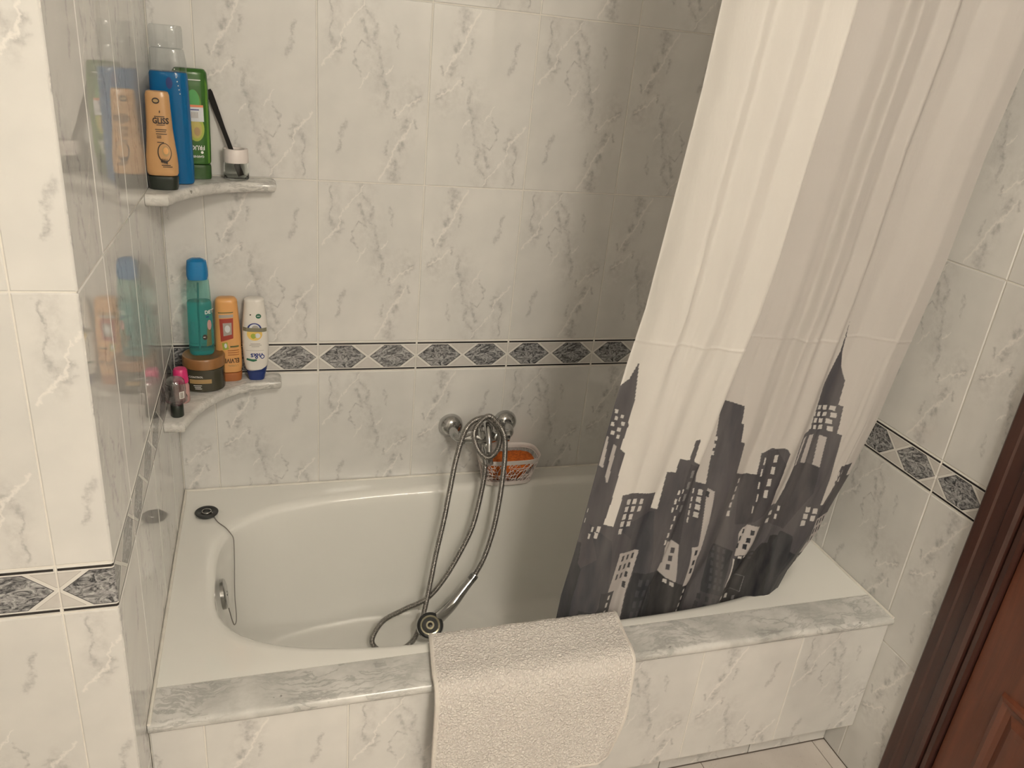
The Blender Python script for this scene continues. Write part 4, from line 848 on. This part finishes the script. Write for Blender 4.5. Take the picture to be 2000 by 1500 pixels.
# peach bottle, upside down
b = Bottle([(0, .0275, .0165, 3.0), (.022, .0292, .018), (.06, .0297, .0185), (.12, .0290, .0185), (.17, .0262, .017), (.20, .0245, .016), (.209, .0225, .014)])
t = thing('shampoo_bottle', 'peach orange bottle with inverted lettering standing behind the brown jar on the lower shelf', 'bottle', (.1265, -.0310, ZL), .05, group='bottles on the lower corner shelf')
obj('body', b.mesh(.0225, .209, rnd=.006), 'peach', t, True); obj('cap', b.mesh(0, .022, rnd=.002), 'copper_cap', t, True)
b.text('ELVIVE', .0235, .0560, .0165, 'ink', t, flip=True, ax='LEFT', wx=.72)
b.text("L'OREAL", .0205, .0425, .0062, 'gold_ink', t, flip=True, ax='LEFT')
b.patch([(-.017, .160), (.0135, .162), (.0120, .112), (-.016, .104)], 'red_label', t, 'label'); b.patch([(-.010, .150), (.0095, .151), (.009, .122), (-.0095, .118)], 'grey_label', t, 'print', .0009); b.patch(ell(0, .136, .006, .009), 'price_white', t, 'print', .0012)
b.patch([(-.018, .170), (.014, .171), (.014, .164), (-.018, .162)], 'grey_label', t, 'print'); b.patch([(-.019, .176), (.014, .177), (.014, .1745), (-.019, .1735)], 'olive', t, 'print')
b.patch([(-.014, .1005), (-.002, .103), (.001, .085), (-.012, .083)], 'lime', t, 'print'); b.patch(ell(-.006, .094, .003, .006), 'price_white', t, 'print', .0009)
b.patch(rect(.004, .0235, .089, .093), 'olive', t, 'print')
for z in (.080, .0745, .069): b.patch(rect(-.002, .0235, z, z+.0022), 'copper_cap', t, 'print')

# white and navy bottle, upside down
b = Bottle([(0, .0185, .0150, 2.8), (.012, .0205, .016), (.03, .0250, .018), (.05, .0285, .019), (.085, .0305, .0195), (.125, .0300, .0190), (.16, .0270, .0175), (.19, .0235, .016), (.203, .0222, .0150), (.208, .0200, .013)])
t = thing('shampoo_bottle', 'white shampoo bottle with navy blue cap at the right end of the lower shelf', 'bottle', (.1885, -.0290, ZL), .0, group='bottles on the lower corner shelf')
obj('body', b.mesh(.0240, .208, rnd=.005), 'white_bottle', t, True); obj('cap', b.mesh(0, .0236, rnd=.002), 'navy', t, True)
b.patch([(-.0232, .0242), (.0232, .0242), (.0260, .038), (.012, .030), (-.004, .026)], 'navy', t, 'label')
b.text('h&s', .002, .0665, .0200, 'navy_ink', t, flip=True, wx=.95); b.patch(ell(.0150, .0640, .0050, .0056), 'navy_ink', t, 'emblem'); b.patch(ell(.0150, .0640, .0030, .0034), 'white_ink', t, 'emblem', .0009)
b.patch([(-.022, .055), (-.006, .051), (.002, .0535), (.002, .0575), (-.008, .0575), (-.021, .060)], 'green_ink', t, 'leaf_print')
b.patch(rect(-.022, .019, .0795, .0803), 'grey_label', t, 'print')
for z, x0, x1 in ((.0965, -.011, .011), (.0930, -.014, .014), (.0895, -.009, .009)): b.patch(rect(x0, x1, z, z+.0015), 'grey_label', t, 'print')
b.patch(ell(-.001, .122, .0175, .0165), 'yellow_ink', t, 'fruit_print'); b.patch(ell(-.004, .117, .006, .0065), 'lime', t, 'print', .0010); b.patch(ell(.006, .118, .006, .006), 'price_white', t, 'print', .0010)
b.patch(ell(-.001, .134, .0165, .0155, a0=0, a1=PI), 'navy_ink', t, 'print', .0012); b.patch(ell(-.001, .136, .0120, .0110, a0=0, a1=PI), 'price_white', t, 'print', .0015); b.patch(ell(.001, .137, .008, .0065, a0=0, a1=PI), 'grey_label', t, 'print', .0018)
b.patch([(-.0275, .1290), (.0265, .1270), (.0265, .1365), (-.0270, .1385)], 'taupe', t, 'banner', .0021)
b.patch(ell(.009, .166, .0062, .0058), 'green_ink', t, 'badge'); b.patch(rect(.0055, .0125, .1655, .1670), 'white_ink', t, 'print', .0009); b.patch(rect(-.0105, -.0075, .168, .171), 'ink', t, 'print')

# small clear bottle, upside down on its dark cap
t = thing('travel_bottle', 'small clear bottle upside down on its dark cap at the front of the lower shelf', 'bottle', (.0250, -.2230, ZL), group='bottles on the lower corner shelf')
bm = bmesh.new(); lathe(bm, (0, 0, 0), (0, 0, 1), [(0, .0130), (.001, .0135), (.026, .0132), (.027, .0125)], 28); obj('cap', bm, 'dark_green', t, True)
bm = bmesh.new(); lathe(bm, (0, 0, .0273), (0, 0, 1), [(0, .0115), (.003, .0120), (.006, .0185), (.009, .0220), (.018, .0225), (.022, .0205), (.026, .0200), (.034, .0205), (.048, .0200), (.056, .0185), (.060, .0150), (.061, .008)], 36); cb = obj('clear_body', bm, 'grey_clear', t, True)
b = Bottle([(0, .0225, .0225, 2), (.1, .0205, .0205)]); b.patch(rect(.009, .018, .048, .064), 'white_ink', t, 'label', .0006); b.patch(rect(.0105, .0165, .0495, .0625), 'grey_label', t, 'print', .0012)
# small pink bottle behind it
t = thing('travel_bottle', 'small pink capped bottle between the clear bottle and the brown jar', 'bottle', (.0285, -.1500, ZL), group='bottles on the lower corner shelf')
bm = bmesh.new(); lathe(bm, (0, 0, 0), (0, 0, 1), [(0, .0155), (.002, .0170), (.038, .0170), (.045, .0150), (.047, .0125)], 28); obj('body', bm, 'blush', t, True)
bm = bmesh.new(); lathe(bm, (0, 0, .0475), (0, 0, 1), [(0, .0150), (.001, .0165), (.028, .0150), (.033, .0125), (.034, .006)], 28); obj('cap', bm, 'pink', t, True)
